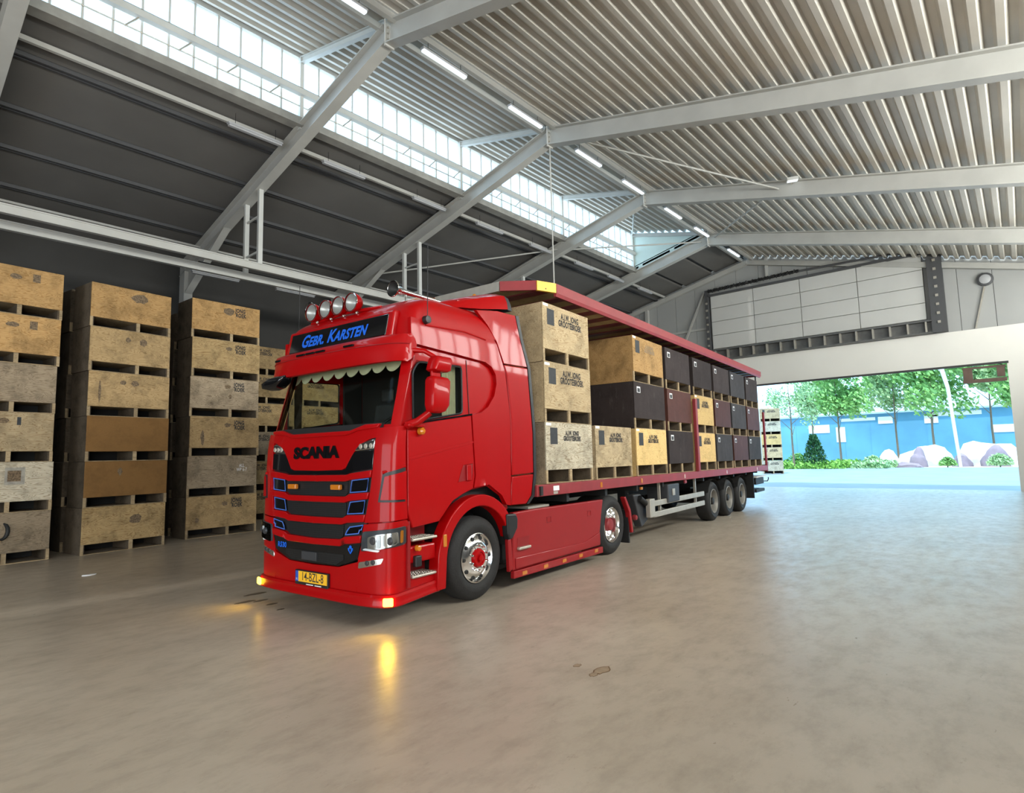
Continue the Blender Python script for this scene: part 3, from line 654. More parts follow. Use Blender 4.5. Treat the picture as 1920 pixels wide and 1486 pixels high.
b = TB(); sl(b, 1.22, 14.95, 0.0, 2.46, -.09, -.002); b.build('bed', 'roofply', trailer)
for y0, y1 in ((-.07, -.005), (2.465, 2.53)):
    b = TB(); sl(b, 1.25, 14.95, y0, y1, -.165, 0.0); rail = b.build('side_rail', 'red2', trailer, bevel=.008)
    if y0 < 0:
        for x in (3.2, 4.86, 7.2, 10.4, 13.6): b = TB(); sl(b, x-.035, x+.035, y0-.004, y0, -.13, -.04); b.build('reflector', 'amber', rail)
        b = TB(); sl(b, 1.68, 1.84, y0-.004, y0, -.10, -.03); b.build('white_sticker', 'white', rail)
        b = TB(); sl(b, 1.68, 1.80, y0-.004, y0, -.15, -.11); b.build('white_sticker', 'dullalu', rail)
        b = TB(); sl(b, 1.30, 1.36, y0-.03, y0, -.15, -.02); b.build('corner_latch', 'under', rail)
b = TB(); sl(b, 1.19, 1.25, -.02, 2.48, -.165, .0); b.build('front_rail', 'red2', trailer)
b = TB(); sl(b, 14.95, 15.05, -.07, 2.53, -.20, .02); b.build('rear_rail', 'red2', trailer)
for y in (.72, 1.56):
    b = TB(); b.box((1.6, y, .98), (14.9, y+.16, 1.17)); b.box((5.6, y+.06, .80), (14.7, y+.10, .98)); b.build('chassis_beam', 'under', trailer)
x = 2.2
while x < 14.6: b = TB(); b.box((x, .02, 1.03), (x+.08, 2.44, 1.16)); b.build('cross_member', 'under', trailer); x += 1.3
# roof
RT = 3.10
PR = [(1.30, .55), (1.30, 1.9), (1.62, 2.36), (1.95, 2.5), (14.9, 2.5), (14.9, -.05), (1.95, -.05), (1.62, .09)]
b = TB(); b.add([(x, y, DZ(x, RT-.10)) for x, y in PR]+[(x, y, DZ(x, RT-.07)) for x, y in PR], [tuple(range(8)), tuple(range(15, 7, -1))]+[(i, (i+1) % 8, 8+(i+1) % 8, 8+i) for i in range(8)])
roof = b.build('roof', 'roofply', trailer)
for i, (a, c) in enumerate(zip(PR, PR[1:]+PR[:1])):
    b = TB(); p = Vector((a[0], a[1], DZ(a[0], RT-.075))); q = Vector((c[0], c[1], DZ(c[0], RT-.075)))
    b.bar(p, q, .05, .15); b.build('roof_edge', {0: 'dullalu', 6: 'yellow'}.get(i, 'red2'), trailer)
b = TB(); b.add([(x, y, DZ(x, z)) for x in (1.95, 14.85) for y, z in ((-.075, RT-.145), (-.055, RT-.20), (-.02, RT-.20), (-.02, RT-.145))], [(0, 1, 2, 3), (7, 6, 5, 4), (0, 4, 5, 1), (1, 5, 6, 2), (2, 6, 7, 3), (3, 7, 4, 0)]); b.build('roof_gutter', 'red2', trailer)
x = 1.75
while x < 14.7:
    b = TB(); sl(b, x, x+.22, .0, 2.46, RT-.118, RT-.101); b.build('roof_bow', M.setdefault('bow', mat('roof_bow_red', (.13, .008, .012), .5)), trailer); x += .58
for x, y, m, z1, s in ((8.12, -.075, 'red2', 1.72, .065), (14.9, -.06, 'red2', 1.75, .05), (14.9, 2.5, 'red2', RT-.1, .05), (1.36, .8, 'red2', RT-.1, .05), (1.36, 1.7, 'red2', RT-.1, .05), (14.62, 1.25, 'under', RT-.12, .05), (14.55, .03, 'under', RT-.12, .03)):
    b = TB(); b.box((x-s, y-s*.6, DZ(x, -.02) if y > 0 else DZ(x, -.0)), (x+s, y+s*.6, DZ(x, z1))); b.build('post', m, trailer, bevel=.01)
# landing leg, guard rails, tool box
b = TB(); b.box((5.02, .36, .55), (5.2, .54, 1.05)); b.box((5.06, .40, .22), (5.16, .50, .55)); b.box((4.98, .30, .18), (5.24, .60, .22)); b.build('landing_leg', 'under', trailer, bevel=.01)
b = TB(); b.prism([(4.86, .95), (5.2, .95), (5.55, .62), (5.5, .42), (5.2, .30), (5.05, .55)], 'y', .12, .28); b.build('leg_gearbox', M['grey_plastic'], trailer, bevel=.02)
b = TB(); b.tube([(5.05, .08, .88), (5.5, .05, .66)], .055, 10); b.build('air_tank', 'under', trailer, smooth=40)
b = TB(); b.lathe([(-.05, .01), (-.04, .045), (0, .055), (.04, .045)], (4.88, .12, .52), 'y', 12); b.build('red_valve', 'red2', trailer, smooth=50)
b = TB(); b.box((5.28, -.04, .48), (5.52, .06, .84)); b.build('guard_post', 'dullalu', trailer, bevel=.01)
b = TB(); b.box((5.50, -.02, .68), (8.62, .03, .79)); b.build('guard_rail', 'dullalu', trailer, bevel=.01)
b = TB(); b.box((5.50, -.02, .46), (8.62, .03, .57)); b.build('guard_rail', 'dullalu', trailer, bevel=.01)
for x in (6.0, 8.2): b = TB(); b.box((x, .05, .45), (x+.05, .10, 1.15)); b.build('rail_bracket', 'dullalu', trailer)
b = TB(); b.box((6.20, -.06, .70), (6.85, .42, 1.08)); tb = b.build('tool_box', 'grey_plastic', trailer, bevel=.02)
b = TB(); b.box((6.42, -.075, .84), (6.56, -.06, .98)); b.build('latch', 'dullalu', tb, bevel=.005)
b = TB(); b.box((4.9, -.03, 1.05), (4.98, .0, 1.10)); b.build('side_marker', 'amber', trailer)
b = TB(); b.box((7.3, -.03, 1.05), (7.42, .0, 1.12)); b.build('side_marker', 'red2', trailer)
for x in (13.75,):
    b = TB(); b.box((x, .0, .88), (x+1.25, 2.44, .92)); b.build('rear_light_bar', 'white_steel', trailer)
    b = TB(); b.box((x+.1, .05, .66), (x+1.1, .5, .86)); b.build('rear_light', 'under', trailer)
    b = TB(); b.box((x, .02, .42), (x+1.05, 2.42, .52)); b.build('rear_bumper', 'under', trailer, bevel=.02)
    b = TB(); b.box((x, .6, .52), (x+.1, .8, 1.0)); b.box((x, 1.6, .52), (x+.1, 1.8, 1.0)); b.build('bumper_bracket', 'under', trailer)
b = TB(); b.tube([(14.6, .1, .74), (15.15, .0, .72), (15.2, -.02, .78), (15.2, -.02, .84)], .018, 6); b.build('rear_hook', 'under', trailer)
b = TB(); b.box((13.35, .0, .28), (13.39, .45, 1.05)); b.build('mud_flap', 'under', trailer)
b = TB(); b.box((13.35, 2.0, .28), (13.39, 2.45, 1.05)); b.build('mud_flap', 'under', trailer)

TYRE = lambda r, rr, wd: [(.0+.04, rr), (.012, rr+.03), (0, rr+.10), (.004, r-.10), (.02, r-.045), (.05, r-.012), (.09, r), (wd-.09, r), (wd-.05, r-.012), (wd-.02, r-.045), (wd, r-.12), (wd-.03, rr)]
def wheel(parent, cx, y, r, wd, kind, org=(0, 0, 0), flip=False):
    """wheel > tyre, rim, hub, nuts; its face looks to -y (or +y when flipped)"""
    e = empty('wheel', (cx-org[0], y-org[1], r-org[2]), R(180) if flip else 0, parent=parent)
    rr = .30
    b = MB(); b.lathe(TYRE(r, rr, wd), (0, 0, 0), 'y', 48, cap=False)
    for k in (.30, .43, .57, .70): b.lathe([(wd*k-.008, r+.001), (wd*k, r-.014), (wd*k+.008, r+.001)], (0, 0, 0), 'y', 48, cap=False)
    b.build('tyre', 'tyre', e, smooth=35)
    b = MB()
    if kind == 'front':
        b.lathe([(.05, .302), (.018, .304), (.012, .292), (.03, .276), (.05, .262), (.028, .235), (.008, .20), (.0, .165), (.004, .12), (.02, .115)], (0, 0, 0), 'y', 40, cap=False); b.build('rim', 'alu', e, smooth=40)
        b = MB()
        for k in range(10):
            a = 2*math.pi*k/10; b.lathe([(.012, .022), (.04, .026)], (.243*math.cos(a), 0.005, .243*math.sin(a)), 'y', 10)
        b.build('vent_holes', 'under', e)
        b = MB(); b.lathe([(.02, .118), (-.01, .112), (-.03, .10), (-.035, .075), (-.022, .07), (-.02, .045), (-.05, .042), (-.055, .02), (-.055, .001)], (0, 0, 0), 'y', 24); b.build('hub', 'red', e, smooth=30)
        nr, ny = .155, -.02
    elif kind == 'drive':
        b.lathe([(.05, .302), (.018, .304), (.012, .292), (.03, .275), (.16, .262), (.20, .25), (.215, .20), (.20, .15), (.19, .12)], (0, 0, 0), 'y', 40, cap=False); b.build('rim', 'chrome', e, smooth=40)
        b = MB(); b.lathe([(.20, .118), (.06, .108), (.035, .09), (.03, .05), (.03, .001)], (0, 0, 0), 'y', 24); b.build('hub', 'red2', e, smooth=30)
        nr, ny = .155, .165
    else:
        b.lathe([(.05, .302), (.018, .304), (.012, .292), (.03, .272), (.15, .255), (.17, .2), (.165, .12), (.15, .1)], (0, 0, 0), 'y', 36, cap=False); b.build('rim', 'steelrim', e, smooth=40)
        b = MB(); b.lathe([(.16, .10), (.04, .085), (.03, .06), (.03, .001)], (0, 0, 0), 'y', 20); b.build('hub', 'under', e, smooth=30)
        nr, ny = .15, .14
    b = MB()
    for k in range(10):
        a = 2*math.pi*(k+.5)/10; b.lathe([(.03, .016), (0, .016), (-.018, .011), (-.022, .002)], (nr*math.cos(a), ny, nr*math.sin(a)), 'y', 8)
    b.build('wheel_nuts', 'chrome' if kind != 'trailer' else 'steelrim', e, smooth=40)
    b = MB(); b.lathe([(wd*.55, .30), (wd*.55, .05)], (0, 0, 0), 'y', 24, cap=True); b.build('brake_drum', 'under', e)
    return e
ORG = (8.0, 1.22, 0)
for k in range(3):
    x = 9.457+1.31*k
    wheel(trailer, x, .0, .49, .38, 'trailer', ORG); wheel(trailer, x, 2.44, .49, .38, 'trailer', ORG, True)
    b = TB(); b.tube([(x, .3, .49), (x, 2.14, .49)], .07, 10); b.build('axle', 'under', trailer)
    b = TB(); pts = [(x+.56*math.cos(a), .0, .49+.56*math.sin(a)) for a in [R(25+13*i) for i in range(11)]]
    b.loft([pts, [(p[0], .38, p[2]) for p in pts]]); b.build('mudguard', 'under', trailer)

# ================================================================== TRACTOR UNIT
truck = empty('tractor_unit', rig(1.5, 1.22), TRZ, 'bright red tractor unit with high cab, roof lamps and blue lettering', 'truck')
class KB(MB):
    def build(s, *a, **k):
        s.v = [(x-1.5, y-1.22, z) for x, y, z in s.v]; return MB.build(s, *a, **k)
OT = (1.5, 1.22, 0)
YC, NN, DC = 1.22, 4.5, .28
ZP = [(.15, -1.50), (.25, -1.52), (.95, -1.52), (1.1, -1.50), (1.7, -1.48), (1.95, -1.465), (2.12, -1.43), (2.95, -1.20), (3.15, -1.19), (3.43, -1.15), (3.50, -1.13), (3.57, -1.07), (3.63, -.97), (3.68, -.8), (3.72, -.5)]
HW = [(.1, 1.205), (.95, 1.215), (1.1, 1.25), (2.2, 1.25), (3.0, 1.235), (3.3, 1.225), (3.45, 1.215), (3.55, 1.195), (3.62, 1.155), (3.68, 1.08), (3.72, .93)]
def lerp(T, z):
    if z <= T[0][0]: return T[0][1]
    for (a, b), (c, d) in zip(T, T[1:]):
        if z <= c: return b+(d-b)*(z-a)/(c-a)
    return T[-1][1]
UNIT = []
for i in range(61):
    a = math.pi/2*i/60; UNIT.append((math.sin(a)**(2/NN), 1-math.cos(a)**(2/NN)))
def plan(z):
    xp, hw = lerp(ZP, z), lerp(HW, z); pts = [(hw*v, xp+DC*d) for v, d in UNIT]; s = [0]
    for p, q in zip(pts, pts[1:]): s.append(s[-1]+math.hypot(q[0]-p[0], q[1]-p[1]))
    return pts, s
PCACHE = {}
def P0(s, z):
    """point on the cab skin: s = arc length from the centre line, positive to the near side"""
    k = round(z, 4)
    if k not in PCACHE: PCACHE[k] = plan(z)
    pts, ss = PCACHE[k]; a = abs(s); sg = 1 if s >= 0 else -1
    if a >= ss[-1]: u, x = pts[-1][0], pts[-1][1]+a-ss[-1]
    else:
        for i in range(60):
            if a <= ss[i+1]: break
        f = (a-ss[i])/(ss[i+1]-ss[i]+1e-9); u = pts[i][0]+f*(pts[i+1][0]-pts[i][0]); x = pts[i][1]+f*(pts[i+1][1]-pts[i][1])
    return Vector((x, YC-sg*u, z))
def P(s, z, off=0):
    p = P0(s, z)
    if off:
        a = P0(s-.02, z); b = P0(s+.02, z); d = b-a; n = Vector((-abs(d.y), 0, 0)); n = Vector((d.y, -d.x, 0)).normalized()
        p = p+n*off
    return p
def s_of_u(u, z):      # lateral offset from the centre line -> arc length
    pts, ss = plan(z); a = abs(u)
    for i in range(60):
        if a <= pts[i+1][0]: break
    f = (a-pts[i][0])/(pts[i+1][0]-pts[i][0]+1e-9); return math.copysign(ss[i]+min(f, 1)*(ss[i+1]-ss[i]), u)
def s_of_x(x, z):      # position along the side -> arc length (near side)
    pts, ss = plan(z)
    if x >= pts[-1][1]: return ss[-1]+x-pts[-1][1]
    for i in range(60):
        if x <= pts[i+1][1]: break
    return ss[i]+(x-pts[i][1])/(pts[i+1][1]-pts[i][1]+1e-9)*(ss[i+1]-ss[i])
def patch(poly, fn, off, th, name, m, parent, ds=.06, dz=.12, bevel=.0, smooth=30, org=OT):
    """tessellated polygon in (s, z) wrapped on the skin, th thick, outer face off above it"""
    bm = bmesh.new(); vs = [bm.verts.new((u, v, 0)) for u, v in poly]; bm.faces.new(vs)
    for ax, st in ((0, ds), (1, dz)):
        if not st: continue
        lo = min(p[ax] for p in poly); hi = max(p[ax] for p in poly); n = int((hi-lo)/st)
        for k in range(1, n+1):
            c = lo+(hi-lo)*k/(n+1); no = (1, 0, 0) if ax == 0 else (0, 1, 0)
            bmesh.ops.bisect_plane(bm, geom=bm.verts[:]+bm.edges[:]+bm.faces[:], plane_co=(c if ax == 0 else 0, c if ax == 1 else 0, 0), plane_no=no)
    bmesh.ops.triangulate(bm, faces=[f for f in bm.faces if len(f.verts) > 4])
    bm.verts.ensure_lookup_table(); bm.verts.index_update()
    top = [fn(v.co.x, v.co.y, off) for v in bm.verts]; bot = [fn(v.co.x, v.co.y, off-th) for v in bm.verts]; n = len(top)
    fs = [tuple(v.index for v in f.verts) for f in bm.faces]; fs += [tuple(i+n for i in f[::-1]) for f in fs]
    fs += [(e.verts[0].index, e.verts[1].index, e.verts[1].index+n, e.verts[0].index+n) for e in bm.edges if len(e.link_faces) == 1]
    bm.free(); b = MB(); b.add([p-Vector(org) for p in top+bot], fs)
    return b.build(name, m, parent, smooth=smooth, bevel=bevel)
def U(poly):           # (lateral offset, z) -> (s, z)
    return [(s_of_u(u, z), z) for u, z in poly]
def mir(half):         # half outline from the outer near side to the centre -> full outline
    return half+[(-u, z) for u, z in reversed(half)]
def side_fn(sgn, base=-.03):
    def fn(x, z, off): return Vector((x, (base-off) if sgn > 0 else (2*YC-base+off), z))
    return fn
NEAR, FAR = side_fn(1), side_fn(-1)

# ---- cab shell, 5 cm inside the outer skins, with window and arch openings
zs = [1.05, 1.2, 1.4, 1.6, 1.8, 1.95, 2.05, 2.12, 2.25, 2.4, 2.6, 2.8, 2.95, 3.05, 3.15, 3.30, 3.32, 3.40, 3.46, 3.51, 3.55, 3.59, 3.63, 3.66, 3.69, 3.71, 3.72]
rows = []
for z in zs:
    k = .05 if z < 3.31 else 0
    pts, ss = plan(z); L = ss[-1]; full = []
    sv = [L*i/22 for i in range(17)]+[L*(.75+.25*i/12) for i in range(1, 13)]
    xe = pts[-1][1]; ext = [L+(.66-xe)*i/8 for i in range(1, 9)]
    sv = sv+ext; sv = [-s for s in reversed(sv[1:])]+sv
    rows.append([P(s, z, -k) for s in sv])
b = KB(); b.loft(rows); n = len(rows[0]); b.f.append(tuple((len(rows)-1)*n+k for k in range(n)))
for i in range(len(rows)-1): b.f.append((i*n, (i+1)*n, (i+1)*n+n-1, i*n+n-1))
me = bpy.data.meshes.new('cab_shell'); me.from_pydata([(x-OT[0], y-OT[1], z) for x, y, z in b.v], [], b.f)
bm = bmesh.new(); bm.from_mesh(me)
def cut_hole(bm, poly, axes, filt):
    n = len(poly); cen = Vector((sum(p[0] for p in poly)/n, sum(p[1] for p in poly)/n)); i0, i1 = axes
    pl = []
    for i in range(n):
        a = Vector(poly[i]); c = Vector(poly[(i+1) % n]); d = c-a; nn = Vector((d.y, -d.x)).normalized()
        if (cen-a).dot(nn) > 0: nn = -nn
        pl.append((a, nn))
    for a, nn in pl:
        fs = [f for f in bm.faces if filt(f.calc_center_median())]; ed = {e for f in fs for e in f.edges}; ve = {v for f in fs for v in f.verts}
        co = [0, 0, 0]; no = [0, 0, 0]; co[i0], co[i1] = a; no[i0], no[i1] = nn
        bmesh.ops.bisect_plane(bm, geom=list(ve)+list(ed)+fs, plane_co=co, plane_no=no)
    dele = []
    for f in bm.faces:
        c = f.calc_center_median()
        if filt(c) and all((Vector((c[i0], c[i1]))-a).dot(nn) < 1e-4 for a, nn in pl): dele.append(f)
    bmesh.ops.delete(bm, geom=dele, context='FACES')
ox, oy = OT[0], OT[1]
WS = [(-1.10, 2.14), (1.10, 2.14), (1.09, 2.5), (1.06, 2.96), (-1.06, 2.96), (-1.09, 2.5)]
cut_hole(bm, WS, (1, 2), lambda c: c.x+ox < -.95 and 2.0 < c.z < 3.1)
SW = [(-1.09, 2.17), (-.25, 2.30), (-.25, 2.88), (-1.0, 2.86), (-1.09, 2.74)]
cut_hole(bm, [(x-ox, z) for x, z in SW], (0, 2), lambda c: abs(c.y) > 1.1 and -1.19 < c.x+ox < 0 and 2.0 < c.z < 3.0)
ARCH = [(-.72, 1.0), (-.70, 1.05), (-.49, 1.24), (-.13, 1.35), (.21, 1.38), (.47, 1.24), (.60, 1.05), (.60, 1.0)]
cut_hole(bm, [(x-ox, z) for x, z in ARCH], (0, 2), lambda c: abs(c.y) > 1.0 and c.x+ox > -1.1 and c.z < 1.5)
bmesh.ops.recalc_face_normals(bm, faces=bm.faces); bm.to_mesh(me); bm.free()
shell = finish(me, 'cab_shell', 'red', truck, smooth=40)

# ---- interior seen through the glass
b = KB(); b.box((-1.1, .12, 1.2), (.6, 2.32, 1.62)); b.box((.1, .12, 1.6), (.6, 2.32, 3.3)); b.build('cab_interior', 'black', truck)
b = KB(); b.prism([(-1.28, 2.12), (-1.0, 2.16), (-.72, 1.95), (-.72, 1.6), (-1.3, 1.6)], 'y', .16, 2.28); dash = b.build('dashboard', 'black', truck, bevel=.03)
b = KB(); b.prism([(-1.12, 2.14), (-.9, 2.2), (-.82, 2.16)], 'y', 1.35, 1.95); b.build('dash_top', 'grey_plastic', dash)
b = KB(); b.tube([(-.78+.10*math.cos(a), .75+.22*math.sin(a), 2.08+.2*math.cos(a)) for a in [2*math.pi*k/24 for k in range(24)]], .018, 8, closed=True); b.build('steering_wheel', 'black', truck)
for y in (.72, 1.72):
    b = KB(); b.box((-.45, y-.26, 1.7), (.02, y+.26, 1.86)); b.prism([(-.08, 1.8), (.06, 1.8), (.16, 2.55), (.04, 2.57)], 'y', y-.25, y+.25); b.box((.04, y-.13, 2.58), (.14, y+.13, 2.78)); b.build('seat', 'grey_plastic', truck, bevel=.05, seg=3)
def ws_patch(off, name, m, th=.006):
    return patch(U([(u, z) for u, z in [(-1.11, 2.12), (1.11, 2.12), (1.10, 2.5), (1.07, 2.98), (-1.07, 2.98), (-1.10, 2.5)]]), P, off, th, name, m, truck, ds=.07, dz=.12)
ws_patch(-.055, 'windscreen', 'glass')
for sgn, fn in ((1, NEAR), (-1, FAR)):
    patch([(-1.11, 2.15), (-.23, 2.28), (-.23, 2.90), (-1.01, 2.88), (-1.11, 2.76)], fn, -.055, .005, 'side_window', 'glass', truck, ds=0, dz=0)
    b = KB(); b.tube([fn(x, z, -.045) for x, z in smooth_poly(SW, .05)], .012, 6, closed=True); b.build('window_seal', 'black', truck)
    patch([(-1.12, 2.125), (-.10, 2.28), (-.10, 2.30), (-1.12, 2.155)], fn, -.005, .05, 'window_strip', 'gloss', truck, ds=0, dz=0)
    if sgn < 0: continue
    rows = []
    for k in range(25):   # gathered side curtain
        x = -.50+.24*k/24; yy = .03*math.sin(k*1.3)
        rows.append([Vector((x, (.12 if sgn > 0 else 2.32)+yy*.5, 2.26)), Vector((x, (.12 if sgn > 0 else 2.32)+yy*.5, 2.93))])
    b = KB(); b.loft(rows); b.build('side_curtain', 'curtain', truck, smooth=60)
b = KB(); b.box((-.22, 2.33, 1.6), (.1, 2.37, 3.15)); b.box((-.22, .07, 1.6), (.1, .11, 3.15)); b.box((-1.0, .1, 3.1), (.1, 2.34, 3.14)); b.box((-1.12, 2.34, 1.6), (-.2, 2.37, 2.14)); b.build('cab_lining', 'black', truck)
# scalloped pelmet behind the top of the windscreen
poly = [(-1.06, 2.96)]; nsc = 9
for k in range(nsc):
    for j in range(9):
        u = -1.06+2.12*(k+j/8)/nsc; poly.append((u, 2.845-.085*math.sin(math.pi*j/8)**.7))
poly.append((1.06, 2.96))
pp = [poly[0]]+[p for i, p in enumerate(poly[1:-1]) if i % 9 or i == 0]+[poly[-1]]
patch(U(pp), P, -.075, .006, 'scalloped_pelmet', 'curtain', truck, ds=.08, dz=0)
b = KB(); b.tube([P(s, 2.135+.01*abs(s), -.03) for s in [-.9+.3*i for i in range(4)]], .012, 6); b.tube([P(s, 2.13, -.03) for s in [.02+.3*i for i in range(4)]], .012, 6); b.build('wiper', 'black', truck)

# ---- outer skins of the sides
DOOR = [(-1.215, 2.125), (-.125, 2.275), (-.075, 1.53), (-.115, 1.365), (-.30, 1.315), (-.49, 1.245), (-.60, 1.15), (-.71, 1.03), (-1.13, 1.0), (-1.215, 1.17)]
SIDEP = [(-1.13, 3.06), (-.5, 3.03), (.20, 2.99), (.33, 2.94), (.41, 2.84), (.42, 2.72), (.36, 2.55), (.22, 2.40), (.06, 2.315), (-.108, 2.283), (-.058, 1.53), (-.095, 1.38), (.21, 1.40), (.47, 1.25), (.57, 1.12), (.66, 1.10), (.675, 1.38), (.70, 2.28), (.62, 2.90), (.46, 3.26), (.36, 3.36), (.0, 3.36), (-1.13, 3.36)]
def side_wrap(sgn):
    def fn(x, z, off):
        hw = lerp(HW, z); return Vector((x, YC-sgn*(hw+off), z))
    return fn
for sgn in (1, -1):
    fn = side_wrap(sgn)
    d = patch(DOOR, fn, .0, .05, 'door', 'red', truck, ds=.4, dz=.3, bevel=.012)
    # pressed crease and handle recess
    b = KB(); b.prism([(-1.20, 1.735), (-.10, 1.93), (-.10, 1.955), (-1.20, 1.765)], 'y', *( (-.036, -.025) if sgn > 0 else (2.465, 2.476))); b.build('door_crease', 'red', d, bevel=.003)
    patch([(-.40, 1.46), (-.14, 1.475), (-.11, 1.68), (-.30, 1.665)], fn, .002, .006, 'handle_recess', 'dred', d, ds=0, dz=0)
    b = KB(); y0, y1 = (-.06, -.03) if sgn > 0 else (2.47, 2.50)
    b.box((-.25, y0, 1.47), (-.17, y1, 1.665)); b.build('door_handle', 'red', d, bevel=.012)
    b = KB(); b.tube([fn(x, z, .001) for x, z in ((-.40, 1.46), (-.14, 1.475), (-.11, 1.68), (-.30, 1.665))], .006, 6, closed=True); b.build('handle_rim', 'red', d)
    patch(SIDEP, fn, .0, .055, 'side_panel', 'red', truck, ds=.12, dz=.1, bevel=.018)
    # door frame line and rear shut line of the window band
    b = KB(); b.tube([fn(x, z, -.045) for x, z in ((-.115, 2.30), (-.14, 2.98))], .005, 5); b.build('shut_line', 'under', truck)
    b = KB(); b.tube([fn(-.9, 3.30, .002), fn(-.2, 3.33, .002), fn(.22, 3.29, .002)], .010, 6); b.build('side_crease', 'red', truck)
    # rear extender in three lengths with a black trailing edge
    E1 = [(.035, 3.60), (.27, 3.485), (.45, 3.30), (.635, 2.90), (.625, 3.02)]
    top = [(.04, 3.66), (.285, 3.485), (.46, 3.30), (.60, 3.015), (1.155, 3.025), (1.02, 3.40), (.91, 3.74), (.5, 3.73)]
    mid_ = [(.605, 3.0), (.66, 2.86), (.72, 2.28), (.71, 1.495), (1.225, 1.51), (1.235, 2.08), (1.165, 3.01)]
    low = [(.71, 1.48), (.70, 1.38), (.68, 1.10), (1.03, 1.09), (1.16, 1.20), (1.225, 1.495)]
    for q in (top, mid_, low):
        e = patch(q, lambda x, z, off, s=sgn: Vector((x, YC-s*(min(lerp(HW, min(z, 3.35)), 1.25)+off), z)), .002, .05, 'side_extender', 'red', truck, ds=.3, dz=.3, bevel=.014)
    edge = [(.915, 3.74), (1.025, 3.40), (1.17, 3.01), (1.24, 2.08), (1.23, 1.495), (1.165, 1.20), (1.035, 1.09), (1.09, 1.085), (1.23, 1.19), (1.29, 1.49), (1.30, 2.08), (1.235, 3.01), (1.09, 3.40), (.985, 3.75)]
    patch(edge, lambda x, z, off, s=sgn: Vector((x, YC-s*(min(lerp(HW, min(z, 3.35)), 1.25)+off), z)), .006, .06, 'extender_edge', 'black', truck, ds=0, dz=.3)
b = KB(); b.box((.655, .05, 1.1), (.72, 2.39, 3.6)); b.build('rear_wall', 'under', truck)

# ---- roof air deflector
def spoil_sec(x, zt, zb, hw, r=.16):
    pts = [(-hw, zb), (-hw+.015, zt-r), (-hw+.06, zt-r*.35), (-hw+r*1.3, zt), (0, zt+.05), (hw-r*1.3, zt), (hw-.06, zt-r*.35), (hw-.015, zt-r), (hw, zb)]
    return [(x, YC+u, z) for u, z in pts]
b = KB(); b.loft([spoil_sec(-.62, 3.66, 3.6, .95, .05), spoil_sec(-.45, 3.70, 3.62, 1.02, .06), spoil_sec(-.1, 3.82, 3.69, 1.08, .10), spoil_sec(.25, 3.94, 3.73, 1.12), spoil_sec(.6, 4.04, 3.79, 1.145), spoil_sec(.84, 4.09, 3.83, 1.15)], caps=True); sp_ = b.build('roof_spoiler', 'red', truck, smooth=35)
b = KB(); b.loft([spoil_sec(.84, 4.09, 3.82, 1.152), spoil_sec(.93, 4.07, 3.82, 1.152)], caps=True); b.build('spoiler_edge', 'grey_plastic', sp_, smooth=35)
b = KB(); b.box((-.1, .2, 3.6), (.86, 2.24, 3.8)); b.build('roof_pad', 'dred', truck)

# ---- sun visor
rows = []
VR = [(3.16, -1.22, -1.16), (3.145, -1.36, -1.16), (3.11, -1.425, -1.12), (3.04, -1.455, -1.09), (2.95, -1.46, -1.10), (2.87, -1.445, -1.17), (2.835, -1.425, -1.23), (2.83, -1.38, -1.24), (2.90, -1.36, -1.16), (3.08, -1.34, -1.12)]
for z, xf, xs in VR:
    r = []
    for i in range(-24, 25):
        a = math.pi/2*abs(i)/24; v = math.sin(a)**(2/3.0); d = 1-math.cos(a)**(2/3.0)
        r.append((xf+(xs-xf)*d, YC-math.copysign(1.275*v, i), z))
    rows.append(r)
b = KB(); b.loft(rows+[rows[0]]); vis = b.build('sun_visor', 'red', truck, smooth=50)
for u in (.52, .0, -.20, -.40, -.98):
    w_ = .085 if u != -.98 else .06
    v0 = abs(u+0)/1.275; xx = -1.452+(.34)*(1-(1-v0**3.0)**(1/3.0))
    b = KB(); b.box((xx-.012, YC-u-w_, 3.055), (xx+.04, YC-u+w_, 3.083)); b.build('marker_slot', 'gloss', vis, bevel=.006)
b = KB()
r2_ = []
for i in range(-22, 23):
    a = math.pi/2*abs(i)/24; v = math.sin(a)**(2/3.0); d = 1-math.cos(a)**(2/3.0); r2_.append((-1.456+.35*d, YC-math.copysign(1.276*v, i), 3.035))
b.tube(r2_, .005, 5); b.build('visor_seam', 'dred', vis)

# ---- lit name board on the forehead
def brd(y, z, off=0): return Vector((-1.257+(z-3.17)*.054/.26-off, y, z))
def board_box(y0, y1, z0, z1, off, th, name, m, bev, parent=truck):
    b = KB(); b.add([brd(y, z, o) for o in (off, off-th) for y, z in ((y0, z0), (y1, z0), (y1, z1), (y0, z1))], [(0, 1, 2, 3), (7, 6, 5, 4), (0, 4, 5, 1), (1, 5, 6, 2), (2, 6, 7, 3), (3, 7, 4, 0)])
    return b.build(name, m, parent, bevel=bev, seg=3)
board_box(.20, 2.24, 3.14, 3.475, -.006, .10, 'board_surround', 'red', .03)
for s_ in (1, -1):
    cq = [(s_of_u(.93, 3.12), 3.12), (s_of_u(.93, 3.40), 3.40), (s_of_x(-1.05, 3.36), 3.36), (s_of_x(-1.12, 3.12), 3.12)]
    patch([(s_*a, z) for a, z in cq], P, .012, .09, 'forehead_corner', 'red', truck, ds=.04, dz=.1, bevel=.012)
nb = board_box(.28, 2.16, 3.17, 3.43, .006, .05, 'name_board', 'gloss', .01)
text_obj('lettering', 'blue', nb, lambda x, y, z: brd(1.27-x, 3.295+y, .009)-Vector(OT), 'Gebr. Karsten', .225, bold=.007, shear=.25, smallcaps=True, spacing=1.02, sx=.93)

